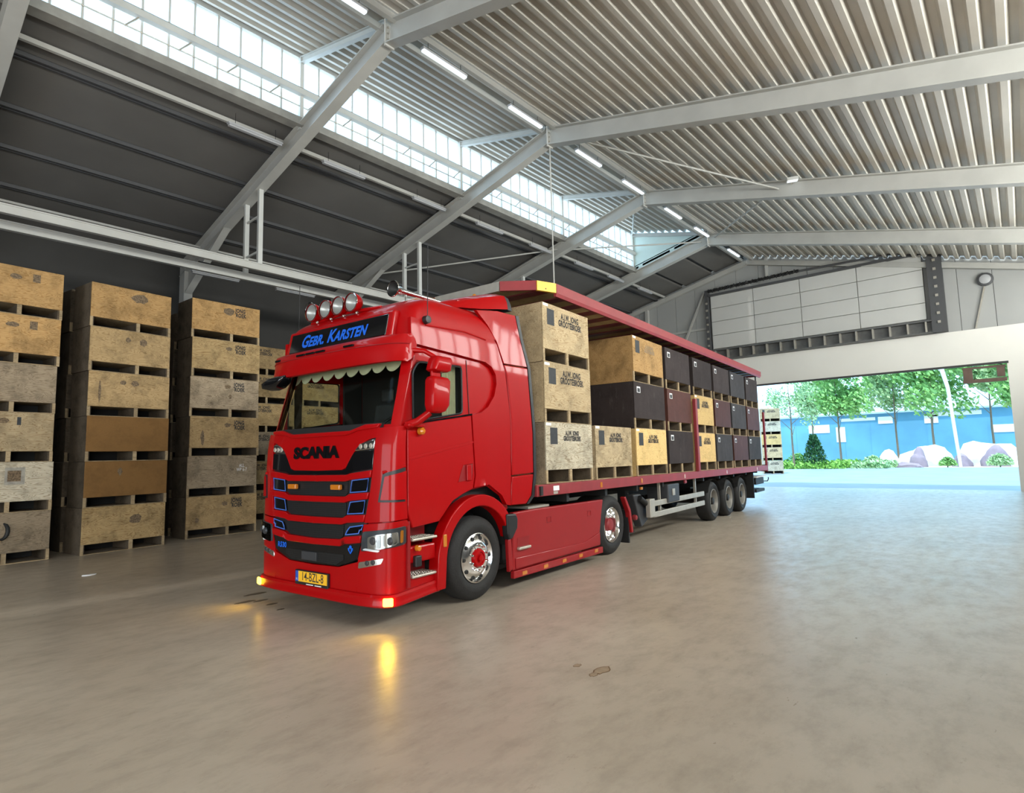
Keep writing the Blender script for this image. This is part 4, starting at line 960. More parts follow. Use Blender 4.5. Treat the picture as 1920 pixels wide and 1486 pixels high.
# ---- front: hood panel, grille, slats
hood = [(1.0, 2.10), (.985, 1.995), (.90, 1.985), (.76, 1.935), (.685, 1.875), (.62, 1.80), (.525, 1.67), (.46, 1.648), (0, 1.640)]
top_ = [(0, 2.055), (.5, 2.06), (.66, 2.10), (1.0, 2.12)]
poly = hood[:]+[(-u, z) for u, z in reversed(hood[:-1])]+[(-1.0, 2.12), (-.66, 2.10), (-.5, 2.06), (.5, 2.06), (.66, 2.10), (1.0, 2.12)]
fp = patch(U(poly), P, .004, .055, 'front_panel', 'red', truck, ds=.09, dz=.15, bevel=.012)
lip = [(1.0, 2.12), (.66, 2.10), (.5, 2.06)]
patch(U([(1.0, 2.105), (.70, 2.085), (.52, 2.04), (-.52, 2.04), (-.70, 2.085), (-1.0, 2.105), (-1.02, 2.15), (-.80, 2.15), (-.56, 2.09), (.56, 2.09), (.80, 2.15), (1.02, 2.15)]), P, .028, .08, 'hood_lip', 'red', truck, ds=.09, dz=0, bevel=.012)
patch(U([(1.02, 2.08), (-1.02, 2.08), (-1.02, 2.16), (1.02, 2.16)]), P, -.012, .05, 'scuttle', 'black', truck, ds=.1, dz=0)
text_obj('lettering', 'gloss', fp, lambda x, y, z: P(x-.03, 1.848+y, .012+z)-Vector(OT), 'SCANIA', .180, bold=.010, spacing=.98, sx=1.36, extrude=.006)
patch(U([(.975, 1.99), (.965, 1.6), (.87, 1.05), (.83, .80), (.78, .69), (.50, .60), (-.50, .60), (-.78, .69), (-.83, .80), (-.87, 1.05), (-.965, 1.6), (-.975, 1.99)]), P, -.025, .04, 'grille_backing', 'black', truck, ds=.1, dz=.2)
UB = [(.962, 1.865), (.955, 1.66), (.63, 1.625), (.56, 1.60), (0, 1.595)]
poly = UB+[(-u, z) for u, z in reversed(UB[:-1])]+[(-.64, 1.85), (-.59, 1.78), (-.52, 1.66), (-.46, 1.645), (.46, 1.645), (.52, 1.66), (.59, 1.78), (.64, 1.85)]
patch(U(poly), P, .0, .03, 'upper_grille', 'gloss', truck, ds=.1, dz=.15, bevel=.006)
for s in (1, -1):
    hl = patch(U([(s*u, z) for u, z in [(.972, 1.975), (.962, 1.875), (.645, 1.855), (.70, 1.905), (.78, 1.945), (.88, 1.97)]]), P, .002, .03, 'upper_lamp', 'chrome', truck, ds=.05, dz=0, bevel=.008)
    for u in (.76, .84, .92):
        b = KB(); p = P(s_of_u(s*u, 1.905), 1.905+.02*(u-.8), .004); b.lathe([(-.006, .022), (.0, .03)], p, 'x', 12); b.build('lamp_cell', 'dullalu', hl)
SL = [([(.955, 1.645), (.62, 1.61), (.55, 1.593), (0, 1.590)], [(.945, 1.565), (.61, 1.535), (.55, 1.520), (0, 1.518)]),
      ([(.925, 1.405), (.62, 1.385), (.545, 1.353), (0, 1.350)], [(.905, 1.33), (.61, 1.305), (.54, 1.285), (0, 1.282)]),
      ([(.88, 1.165), (.585, 1.150), (.51, 1.118), (0, 1.112)], [(.86, 1.085), (.58, 1.065), (.51, 1.045), (0, 1.038)]),
      ([(.845, .945), (.58, .918), (.49, .885), (0, .870)], [(.83, .865), (.575, .835), (.49, .808), (0, .800)])]
for a, c in SL:
    poly = a+[(-u, z) for u, z in reversed(a[:-1])]+[(-u, z) for u, z in c[:-1]]+list(reversed(c))
    patch(U(poly), P, .022, .06, 'grille_slat', 'red', truck, ds=.07, dz=0, bevel=.010)
for (zt, zb, w_) in ((1.515, 1.36, .56), (1.28, 1.12, .54), (1.035, .89, .52)):
    patch(U([(w_, zb+.03), (w_-.04, zb), (-w_+.04, zb), (-w_, zb+.03), (-w_, zt), (w_, zt)]), P, -.012, .012, 'grille_mesh', 'gridmesh', truck, ds=.1, dz=0)
for fr in ([(.645, 1.53), (.905, 1.553), (.885, 1.415), (.62, 1.398)], [(.625, 1.292), (.86, 1.315), (.838, 1.18), (.585, 1.163)], [(.64, 1.022), (.845, 1.052), (.825, 1.0), (.80, 1.0), (.79, .962), (.58, .938), (.60, .978)]):
    for s in (1, -1):
        pl = [P(s_of_u(s*u, z), z, .004) for u, z in fr]
        e = patch(U([(s*u, z) for u, z in fr]), P, -.002, .02, 'grille_side_panel', 'gloss', truck, ds=.1, dz=0)
        b = KB(); b.tube(pl, .0065, 5, closed=True); b.build('pinstripe', 'blueline', e)
for u in (.40, -.43):
    b = KB(); b.box((-1.535, YC-u-.085, 1.425), (-1.49, YC-u+.085, 1.485)); b.build('flasher', 'amber', truck, bevel=.012)
LB = [(.83, .865), (.80, .80), (.775, .70), (.72, .675), (.46, .59), (0, .583)]
poly = LB+[(-u, z) for u, z in reversed(LB[:-1])]+[(-.575, .838), (-.49, .808), (.49, .808), (.575, .838)]
lb = patch(U(poly), P, .0, .03, 'lower_grille', 'gloss', truck, ds=.1, dz=.12)
patch(U([(.55, .665), (.42, .605), (-.42, .605), (-.55, .665), (-.55, .72), (.55, .72)]), P, .005, .012, 'grille_mesh', 'gridmesh', truck, ds=.1, dz=0)
patch(U([(.08, .615), (-.20, .615), (-.20, .71), (.08, .71)]), P, .022, .03, 'radar_cover', 'grey_plastic', truck, ds=.1, dz=0, bevel=.004)
text_obj('lettering', 'blue', lb, lambda x, y, z: P(s_of_u(-.625+x, .75), .752+y, .005)-Vector(OT), 'R530', .085, bold=.003, sx=1.05)
crest = [(-.04, .80), (-.018, .80), (-.02, .818), (0, .83), (.02, .818), (.018, .80), (.04, .80), (.036, .775), (.0, .735), (-.036, .775)]
b = patch(U([(.665+u, z) for u, z in crest]), P, .008, .006, 'crest_emblem', 'blue', lb, ds=0, dz=0)
patch(U([(.665+u, z) for u, z in [(-.016, .795), (-.006, .795), (0, .772), (.006, .795), (.016, .795), (.003, .755), (-.003, .755)]]), P, .011, .003, 'crest_mark', 'gloss', lb, ds=0, dz=0)

# ---- bumper
bc = [(.83, .72), (.775, .66), (.46, .58), (0, .57)]
poly = bc+[(-u, z) for u, z in reversed(bc[:-1])]+[(-.76, .32), (.76, .32)]
bump = patch(U(poly), P, .004, .05, 'bumper_center', 'red', truck, ds=.1, dz=.12, bevel=.008)
for s in (1, -1):
    S = lambda x, z: s_of_x(x, z)
    q = [(s_of_u(.855, 1.06), 1.06), (s_of_u(.84, .865), .865), (s_of_u(.785, .70), .70), (s_of_u(.768, .32), .32), (S(-.76, .32), .32), (S(-.76, .45), .45), (S(-1.155, .465), .465), (S(-1.15, .85), .85), (S(-1.20, 1.05), 1.05), (S(-1.235, 1.10), 1.10), (S(-1.30, 1.10), 1.10)]
    corner = patch([(s*a, z) for a, z in q], P, .004, .05, 'bumper_corner', 'red', truck, ds=.045, dz=.12, bevel=.010)
    hq = [(s_of_u(.855, .985), .985), (s_of_u(.835, .775), .775), (S(-1.225, .85), .85), (S(-1.245, 1.04), 1.04)]
    hd = patch([(s*a, z) for a, z in smooth_poly(hq, .03)], P, .016, .03, 'headlight', 'grey_plastic', truck, ds=.05, dz=0, bevel=.006)
    a0, a1 = s_of_u(.88, .9), S(-1.29, .9)
    for nm, m, q, o in (('reflector', 'chrome', [(a0+.06, .80), (a0+.06, .93), (a0+.20, .965), (a1-.055, .985), (a1-.04, .86), (a0+.22, .81)], .022), ('reflector_bowl', 'alu', [(a0+.075, .82), (a0+.075, .925), (a0+.17, .945), (a0+.17, .83)], .027), ('reflector_bowl', 'alu', [(a0+.25, .83), (a0+.25, .955), (a1-.075, .97), (a1-.07, .87)], .027),
                        ('light_strip', 'white', [(a0-.01, .795), (a0+.02, .815), (a0+.22, .80), (a0+.20, .78)], .026), ('light_strip', 'white', [(a0+.19, .82), (a0+.19, .95), (a0+.225, .955), (a0+.225, .825)], .03), ('indicator', 'amber', [(a1-.03, .86), (a1-.03, .995), (a1+.01, 1.0), (a1+.01, .87)], .026)):
        patch([(s*a, z) for a, z in smooth_poly(q, .02)], P, o, .01, nm, m, hd, ds=.05, dz=0)
    for cs in (a0+.13, (a0+.25+a1-.075)/2):
        p = P(s*cs, .895, .03); b = KB(); b.lathe([(-.012, .03), (.0, .042), (.01, .044)], p, 'x', 16); b.build('projector', 'grey_plastic', hd, smooth=40)
    patch([(s*a, z) for a, z in smooth_poly(hq, .03)], P, .036, .004, 'headlight_lens', 'lens', hd, ds=.05, dz=0)
    fq = [(s_of_u(.80, .66), .66), (s_of_u(.79, .59), .59), (s_of_u(1.10, .655), .655), (s_of_u(1.13, .72), .72)]
    fg = patch([(s*a, z) for a, z in smooth_poly(fq, .02)], P, .012, .02, 'fog_light', 'alu', truck, ds=.05, dz=0, bevel=.006)
    for k in (0, 1):
        p = P(s*s_of_u(.92+.08*k, .66), .658+.012*k, .014); b = KB(); b.lathe([(-.008, .02), (0, .028)], p, 'x', 14); b.build('fog_bulb', 'grey_plastic', fg)
    # corner skin between grille and door, with framed air deflector
    cq = [(s_of_u(.985, 2.10), 2.10), (s_of_u(.962, 1.65), 1.65), (s_of_u(.93, 1.40), 1.40), (s_of_u(.862, 1.075), 1.075), (S(-1.228, 1.115), 1.115), (S(-1.228, 2.12), 2.12)]
    patch([(s*a, z) for a, z in cq], P, .004, .05, 'corner_panel', 'red', truck, ds=.045, dz=.12, bevel=.012)
    dq = [(s_of_u(1.10, 1.60), 1.60), (s_of_u(1.05, 1.30), 1.30), (S(-1.27, 1.30), 1.30), (S(-1.26, 1.67), 1.67)]
    af = patch([(s*a, z) for a, z in dq], P, .012, .01, 'air_deflector', 'black', truck, ds=.05, dz=0)
    cx_ = sum(a for a, z in dq)/4; cz_ = sum(z for a, z in dq)/4
    patch([(s*(cx_+(a-cx_)*.86+.018), cz_+(z-cz_)*.82-.006) for a, z in dq], P, .03, .03, 'deflector_blade', 'red', af, ds=.05, dz=0, bevel=.008)
    b = KB(); b.tube([P(s*a, z+.012, .016) for a, z in (dq[0], dq[3])], .018, 8); b.build('deflector_lip', 'red', af)
    # step well behind the bumper corner
    y0, y1 = (0, .35) if s > 0 else (2.09, 2.44)
    yo = -.03 if s > 0 else 2.47
    b = KB()
    ya, yb = (.22, .26) if s > 0 else (2.18, 2.22)
    b.box((-1.2, ya, .40), (-.72, yb, 1.10)); b.box((-1.22, min(yo, ya)+.01, .38), (-1.18, max(yo, ya)-.01, 1.08)); b.build('step_well', 'dred', truck)
    yl0, yl1 = (-.03, .22) if s > 0 else (2.22, 2.47)
    for z, dx in ((.46, 0), (.855, .02)):
        b = KB(); b.box((-1.15, yl0, z), (-.76, yl1, z+.03)); st = b.build('step', 'dullalu', truck, bevel=.012)
        b = KB()
        for i in range(9):
            for j in range(3): b.box((-1.13+.04*i, yl0+.03+.06*j, z+.03), (-1.115+.04*i, yl0+.045+.06*j, z+.038))
        b.build('step_studs', 'chrome', st)
    b = KB(); b.box((-1.17, yl0+.03, .62), (-.76, yl1, .80)); b.build('step_panel', 'red', truck, bevel=.02)
    b = KB(); yy = -.05 if s > 0 else 2.49
    b.lathe([(-.02, .015), (-.012, .03), (.03, .034)], (-1.08, yy, .78), 'y', 14); b.build('marker_lamp', 'amber', truck, smooth=40)
    b = KB(); b.box((-1.12, min(yy, yy+.06*s), .58), (-1.03, max(yy, yy+.06*s), .70)); b.build('lamp_bracket', 'black', truck, bevel=.012)
# number plate
b = KB(); b.box((-1.555, .90, .325), (-1.525, 1.52, .495)); plh = b.build('number_plate', 'black', truck, bevel=.005)
b = KB(); b.box((-1.559, .915, .365), (-1.555, 1.45, .483)); b.build('plate_face', 'yellow', plh)
b = KB(); b.box((-1.559, 1.45, .365), (-1.555, 1.505, .483)); b.build('plate_band', 'blueplate', plh)
text_obj('lettering', 'ink', plh, lambda x, y, z: Vector((-1.560, 1.182-x, .424+y))-Vector(OT), '14-BZL-8', .135, bold=.001, sx=.80)
text_obj('lettering', 'white', plh, lambda x, y, z: Vector((-1.560, 1.478-x, .39+y))-Vector(OT), 'NL', .035, sx=.8)
b = KB(); b.box((-1.557, 1.02, .338), (-1.555, 1.14, .348)); b.box((-1.557, 1.17, .338), (-1.555, 1.30, .348)); b.build('plate_print', 'white', plh)
# front lip spoiler
rows = []
xe_ = s_of_x(-.755, .25)
SEC = [(.345, .0), (.338, .03), (.315, .045), (.28, .04), (.25, .055), (.225, .06), (.21, .04), (.22, -.03), (.34, -.04)]
def lipz(s, z): return z+.045*min(1, max(0, (abs(s)-1.2)/.6))
N_ = 60
sv = [-xe_+2*xe_*i/N_ for i in range(N_+1)]
b = KB(); b.loft([[P(s, lipz(s, z) if 0 else z, o)+Vector((0, 0, lipz(s, 0))) for z, o in SEC] for s in sv], closed=True, caps=True); b.build('lip_spoiler', 'red', truck, smooth=35)
M['amber_glow'] = M['amber_on']
for s in (1, -1):
    sc_ = s_of_u(1.165 if s > 0 else 1.06, .25)*s
    p = P(sc_, .278, .085); q = P(sc_, .278, .055)
    b = KB(); b.bar(q, p, .105, .085); fl_ = b.build('flash_lamp', 'amber_on', truck, bevel=.012)
    l = bpy.data.lights.new('flash_beam', 'SPOT'); l.energy = 5; l.color = (1, .60, .04); l.spot_size = R(125); l.spot_blend = 1; l.shadow_soft_size = .03
    lo = bpy.data.objects.new('flash_beam', l); COL.objects.link(lo); lo.parent = truck
    p2 = P(sc_, .262, .12)-Vector(OT); lo.location = p2; lo.rotation_euler = Vector((-1, -.35 if s > 0 else .15, -.42)).to_track_quat('-Z', 'Y').to_euler()

# ---- mirrors
def blob(secs, parent, name, m):
    """rounded housing from (z, x0, x1, y0, y1) rings"""
    rows = []
    for z, x0, x1, y0, y1 in secs:
        r = []
        for k in range(32):
            a = 2*math.pi*k/32; ca, sa = math.cos(a), math.sin(a)
            r.append(((x0+x1)/2+(x1-x0)/2*math.copysign(abs(ca)**.36, ca), (y0+y1)/2+(y1-y0)/2*math.copysign(abs(sa)**.36, sa), z))
        rows.append(r)
    b = KB(); b.loft(rows, closed=True, caps=True); return b.build(name, m, parent, smooth=50)
for s in (1,):
    f = (lambda a, c: (a, c)) if s > 0 else (lambda a, c: (2*YC-c, 2*YC-a))
    y0, y1 = f(-.36, -.20)
    mh = blob([(2.25, -1.10, -.98, y0+.05, y1-.04), (2.27, -1.13, -.92, y0+.02, y1-.01), (2.34, -1.145, -.87, y0, y1), (2.61, -1.135, -.85, y0, y1), (2.645, -1.12, -.87, y0+.02, y1-.02), (2.655, -1.10, -.90, y0+.05, y1-.05)], truck, 'mirror', 'red')
    blob([(2.63, -1.10, -.96, y0+.06, y1-.06), (2.72, -1.10, -.96, y0+.06, y1-.06)], mh, 'mirror_neck', 'red')
    blob([(2.71, -1.10, -.88, y0+.02, y1-.02), (2.73, -1.12, -.84, y0, y1), (2.85, -1.08, -.81, y0, y1), (2.88, -1.06, -.82, y0+.02, y1-.02), (2.89, -1.03, -.86, y0+.05, y1-.05)], mh, 'upper_mirror', 'red')
    b = KB(); yg = (y0+.04, y1-.04); b.box((-.875, yg[0], 2.36), (-.846, yg[1], 2.60)); b.build('mirror_glass', 'chrome', mh)
    yb, ya = (-.02, -.24) if s > 0 else (2.46, 2.68)
    b = KB(); b.tube([(-1.22, yb, 2.12), (-1.16, (ya+yb)/2, 2.16), (-1.08, ya, 2.26)], [.05, .045, .04], 8); b.build('mirror_arm', 'red', mh, smooth=50)
    b = KB(); b.tube([(-1.16, yb, 2.97), (-1.05, (ya+yb)/2, 2.96), (-.98, ya, 2.88)], [.03, .028, .025], 8); b.build('mirror_arm', 'red', mh, smooth=50)
    b = KB(); b.box((-1.27, min(yb, yb-.09*s), 2.10), (-1.02, max(yb, yb-.09*s), 2.14)); b.build('mirror_foot', 'red', mh, bevel=.015)
    b = KB(); b.lathe([(-.04, .02), (-.02, .04), (.03, .042)], (-1.04, -.07 if s > 0 else 2.51, 2.06), 'y', 14); b.build('turn_repeater', 'amber', mh, smooth=40)
fm = blob([(2.69, -1.42, -1.34, 2.22, 2.34), (2.72, -1.48, -1.30, 2.12, 2.46), (2.78, -1.50, -1.29, 2.02, 2.46), (2.83, -1.48, -1.30, 1.98, 2.36), (2.86, -1.44, -1.33, 1.98, 2.20)], truck, 'kerb_mirror', 'gloss')

# ---- roof lamps, horns, beacon, aerials
b = KB(); b.tube([(-1.02, .62, 3.60), (-1.06, 1.22, 3.62), (-1.02, 2.0, 3.60)], .022, 8); b.build('lamp_bar', 'red', truck, smooth=50)
for y in (1.82, 1.53, 1.27, 1.01):
    b = KB(); b.lathe([(-.05, .108), (-.045, .118), (-.02, .122), (.03, .112), (.08, .08), (.10, .03), (.10, .001)], (-1.12, y, 3.70), 'x', 28, cap=False); rl = b.build('roof_lamp', 'red', truck, smooth=50)
    b = KB(); b.lathe([(-.035, .112), (-.01, .095), (.04, .05), (.06, .001)], (-1.12, y, 3.70), 'x', 28, cap=False); b.build('reflector', M.setdefault('reflect', mat('lamp_reflector', (.42, .42, .40), .3, .35, noise=.2)), rl, smooth=50)
    b = KB(); b.lathe([(-.052, .108), (-.058, .07), (-.06, .001)], (-1.12, y, 3.70), 'x', 28, cap=False); b.build('lens', 'lens', rl, smooth=50)
    b = KB(); b.lathe([(-.054, .113), (-.052, .122), (-.04, .122)], (-1.12, y, 3.70), 'x', 28, cap=False); b.build('lamp_ring', 'chrome', rl, smooth=50)
    b = KB(); b.tube([(-1.06, y, 3.58), (-1.08, y, 3.62)], .02, 8); b.build('bracket', 'chrome', rl)
for y, xm in ((.44, -1.0), (2.03, -1.05)):
    b = KB(); b.lathe([(0, .10), (.012, .103), (.03, .088), (.08, .058), (.18, .036), (.40, .026), (.9, .018), (.92, .03), (.98, .04), (1.03, .035), (1.04, .001)], (xm, y, 3.80), 'x', 24, cap=False); hn = b.build('air_horn', 'chrome', truck, smooth=50)
    b = KB(); b.lathe([(.004, .09), (.05, .06), (.09, .001)], (xm, y, 3.80), 'x', 24, cap=False); b.build('horn_throat', 'under', hn, smooth=50)
    for dx in (.22, .85): b = KB(); b.tube([(xm+dx, y, 3.60), (xm+dx, y, 3.79)], .012, 6); b.build('horn_stand', 'chrome', hn)
b = KB(); b.box((-.30, .62, 3.70), (.06, 1.72, 3.80)); bl = b.build('beacon_base', 'black', truck, bevel=.02)
b = KB(); b.loft([[(-.30, .6, 3.78), (.04, .6, 3.78), (.04, 1.75, 3.78), (-.30, 1.75, 3.78)], [(-.24, .66, 3.92), (.0, .66, 3.92), (.0, 1.69, 3.92), (-.24, 1.69, 3.92)]], closed=True, caps=True); b.build('beacon_lens', 'amber', bl, bevel=.02)
b = KB(); b.lathe([(0, .05), (.05, .045), (.08, .02)], (.86, .70, 4.09), 'z', 14); b.build('clearance_lamp', 'amber', truck, smooth=40)
for y, ym in ((-.0, -.03), (2.44, 2.47)):
    b = KB(); b.lathe([(-.035, .02), (-.03, .045), (.03, .05)], (-.90, ym, 3.36), 'y', 14); an = b.build('aerial_foot', 'black', truck, smooth=50)
    b = KB(); b.tube([(-.90, ym-(.01 if ym < 1 else -.01), 3.36), (-.89, ym-(.015 if ym < 1 else -.015), 4.25)], .005, 5); b.build('aerial', 'under', an)

# ---- wheel arches, side skirt, chassis
def arch_strip(x0, r0, r1, a0, a1, y0, y1, zc, name, m, bev=.012, squash=1.0, n=22, drop=None):
    po = []; pi_ = []
    for k in range(n+1):
        a = R(a0+(a1-a0)*k/n); po.append((x0+r1*math.cos(a), zc+r1*math.sin(a)*squash)); pi_.append((x0+r0*math.cos(a), zc+r0*math.sin(a)*squash))
    if drop: po.append((po[-1][0]-.02, drop)); pi_.append((pi_[-1][0]-.02, drop))
    rows = [[(xo, y0, zo), (xi, y0, zi), (xi, y1, zi), (xo, y1, zo)] for (xo, zo), (xi, zi) in zip(po, pi_)]
    b = KB(); b.loft(rows, closed=True, caps=True); return b.build(name, m, truck, smooth=35, bevel=bev)
for s in (1, -1):
    y0, y1 = (-.06, .10) if s > 0 else (2.34, 2.50)
    fe = arch_strip(-.02, .62, .76, 15, 180, y0, y1, .53, 'wheel_arch', 'red', drop=.27)
    ya, yb = (.02, .42) if s > 0 else (2.02, 2.42)
    arch_strip(-.02, .63, .66, 5, 185, ya, yb, .53, 'arch_liner', 'under', 0)
    b = KB(); yy = -.075 if s > 0 else 2.5; b.box((-.70, yy, .74), (-.65, yy+.02, .88)); b.build('arch_marker', 'amber', fe, bevel=.006)
    yk0, yk1 = (-.04, .04) if s > 0 else (2.40, 2.48); yo = yk0 if s > 0 else yk1; sg = -1 if s > 0 else 1
    b = KB(); b.prism([(.66, .28), (.70, 1.0), (1.25, 1.005), (3.30, .985), (3.22, .75), (3.13, .40), (3.15, .24), (.66, .24)], 'y', yk0, yk1); sk = b.build('side_skirt', 'red_skirt', truck, bevel=.018)
    b = KB(); b.prism([(.72, .40), (2.6, .36), (3.12, .46), (3.12, .26), (.72, .26)], 'y', *sorted((yo, yo+.014*sg))); b.build('skirt_bulge', 'red_skirt', sk, bevel=.012)
    b = KB(); b.prism([(.67, .14), (3.20, .115), (3.20, .215), (.67, .235)], 'y', *sorted((yo+.015*sg, yo-.05*sg))); lo_ = b.build('lower_strip', 'red_skirt', sk, bevel=.008)
    for x in (.91, 1.44, 1.95, 2.45, 2.96): b = KB(); b.box((x-.055, *sorted((yo+.016*sg, yo+.02*sg))[:1], .155), (x+.055, max(yo+.016*sg, yo+.021*sg), .205)); b.build('amber_reflector', 'amber', lo_)
    for x0_, z0_ in ((1.52, .78), (2.73, .76)):
        b = KB(); b.tube([(x, yo+.002*sg, z) for x, z in ((x0_, z0_), (x0_+.11, z0_), (x0_+.11, z0_+.08), (x0_, z0_+.08))], .005, 5, closed=True); b.build('latch_outline', 'dred', sk)
    b = KB(); b.prism([(.77, .53), (1.04, .54), (1.07, .66), (.78, .655)], 'y', *sorted((yo+.003*sg, yo+.001*sg))); b.build('foot_hole', 'dred', sk)
    b = KB(); b.box((.76, min(yo, yo+.05*sg), .50), (1.04, max(yo, yo+.05*sg), .535)); b.build('foot_step', 'dullalu', sk, bevel=.01)
    b = KB(); b.prism([(.50, 1.0), (.70, .99), (.74, .92), (.73, .80), (.62, .68), (.55, .66), (.52, .74)], 'y', *sorted((yo+.05*sg, yo-.06*sg))); b.build('black_deflector', 'black', truck, bevel=.02)
    b = KB(); b.prism([(.56, .66), (.63, .68), (.66, .28), (.58, .24)], 'y', *sorted((yo+.01*sg, yo-.05*sg))); b.build('arch_tail', 'red_skirt', truck, bevel=.01)
    b = KB(); b.prism([(4.12, .96), (4.19, .97), (4.38, .72), (4.46, .30), (4.39, .30), (4.31, .68)], 'y', *sorted((yo+.0*sg, yo-.09*sg))); b.build('rear_fender', 'red_skirt', truck, bevel=.01)
    b = KB(); b.box((4.33, min(yo-.04*sg, yo-.58*sg), .12), (4.37, max(yo-.04*sg, yo-.58*sg), .72)); b.build('mud_flap', 'under', truck)
    yw = -.0 if s > 0 else 2.44
    wheel(truck, 0, yw, .51, .34, 'front', OT, s < 0); wheel(truck, 3.75, yw+.02*s, .51, .62, 'drive', OT, s < 0)
for y in (.80, 1.54): b = KB(); b.box((-1.2, y, .62), (4.6, y+.10, .90)); b.build('frame_rail', 'under', truck)
b = KB(); b.box((-1.25, .30, .21), (2.95, 2.14, .27)); b.build('belly_light_block', 'under', truck)  # unseen plate added to block light and deepen the shadow below
b = KB(); b.box((-1.3, .5, .40), (.7, 1.94, 1.1)); b.build('engine_block', 'under', truck, bevel=.05)
b = KB(); b.box((.75, .12, .28), (2.9, .68, .92)); b.box((.75, 1.76, .28), (2.9, 2.32, .92)); b.build('fuel_tank', 'under', truck, bevel=.08)
b = KB(); b.lathe([(0, .5), (.03, .52), (.05, .48)], (3.2, YC, .91), 'z', 24); b.build('fifth_wheel', 'under', truck)
for x in (0, 3.75): b = KB(); b.tube([(x, .3, .51), (x, 2.14, .51)], .09, 10); b.build('axle', 'under', truck)
b = KB(); b.box((1.2, .06, 1.0), (1.75, .55, 1.03)); cw = b.build('catwalk', 'dullalu', truck)

# ================================================================== OUTSIDE
b = MB(); b.box((58, -70, -.5), (130, 90, -.12)); struct(b.build('ground_yard', 'soil'))
# distant blue shed
t = empty('blue_shed', (88, 12, -.12), 0, 'long low blue shed across the yard beyond the far door', 'building')
b = MB(); b.box((0, -34, 0), (8, 34, 6.3)); b.build('wall', 'shed', t)
b = MB(); b.prism([(-.4, 6.3), (4, 7.6), (8.4, 6.3), (8.4, 6.1), (-.4, 6.1)], 'y', -34.5, 34.5); b.build('roof', mat('shed_roof', (.35, .5, .6), .6), t)
for i, (y, w_, z, h) in enumerate([(9, 2.6, 3.9, 1.1), (1.2, 1.6, 4.8, .9), (-3.6, 1.4, 4.6, 1.0), (-10.3, 2.2, 3.2, .9), (6.4, 1.1, 2.6, 2.0), (-6, 5, 5.4, .5), (4.3, 4, 5.3, .4)]):
    b = MB(); b.box((-.06, y-w_/2, z), (.0, y+w_/2, z+h)); b.build('window', 'white', t)
for y in range(-33, 34, 3): b = MB(); b.box((-.03, y-.04, 0), (.0, y+.04, 6.2)); b.build('wall_rib', 'shed', t)
def leaves(n, fn, size, seed):
    rnd = random.Random(seed); b = MB()
    for _ in range(n):
        x, y, z = fn(rnd); a = Vector((rnd.gauss(0, 1), rnd.gauss(0, 1), rnd.gauss(0, 1))).normalized(); c = a.orthogonal().normalized(); d = a.cross(c); s = size*rnd.uniform(.6, 1.3)
        p = Vector((x, y, z)); b.add([p-c*s, p+d*s*.5, p+c*s, p-d*s*.5], [(0, 1, 2, 3)])
    return b
def tree(x, y, h, cr, cz, n, m, lab, seed, tr=.14, sz=.28, lean=0):
    t = empty('tree', (x, y, -.12), 0, lab, 'tree', 'trees across the yard'); rnd = random.Random(seed)
    b = MB(); b.tube([(0, 0, 0), (.1, .06+lean*.3, h*.35), (0, .0+lean*.7, h*.7), (.05, .1+lean, h)], [tr, tr*.8, tr*.5, tr*.2], 8)
    for k in range(7):
        a = k*2.4; z0 = h*(.4+.07*k); b.tube([(0, lean*z0/h, z0), (cr*.55*math.cos(a), lean*z0/h+cr*.55*math.sin(a), z0+cr*.5)], [tr*.35, tr*.12], 6)
    b.build('trunk', 'trunk', t, smooth=60)
    cl = [(rnd.uniform(-.7, .7)*cr, rnd.uniform(-.8, .8)*cr, cz+rnd.uniform(-.7, .75)*cr, rnd.uniform(.3, .55)*cr) for _ in range(14)]
    def f(r):
        c = r.choice(cl); q = Vector((r.gauss(0, 1), r.gauss(0, 1), r.gauss(0, 1))).normalized()*c[3]*r.random()**.4
        return c[0]+q.x, c[1]+q.y, c[2]+q.z
    tag(leaves(n, f, sz, seed).build('foliage', m, t, recalc=False), kind='stuff')
tree(56, 15.6, 7.5, 2.1, 6.0, 1500, 'leaf2', 'slim pale tree just right of the trailer tail beyond the door', 3, tr=.10, sz=.13)
for i, (x, y, h, m, lab) in enumerate([(72, 15.2, 9.4, 'leaf', 'broad green tree in front of the left part of the blue shed'), (80, 11.0, 10.4, 'leaf2', 'pale green tree close to the middle of the blue shed'), (72, 6.8, 9.4, 'leaf', 'broad green tree left of the leaning pole'), (80, 2.4, 10.6, 'leaf2', 'pale green tree close to the shed, right of the leaning pole'), (72, -1.8, 9.4, 'leaf', 'green tree beyond the right jamb of the door'), (80, 19.8, 10.4, 'leaf2', 'pale green tree hidden mostly by the trailer tail')]):
    tree(x, y, h, 3.4, h*.92, 4200, m, lab, 20+i, tr=.12, sz=.27)
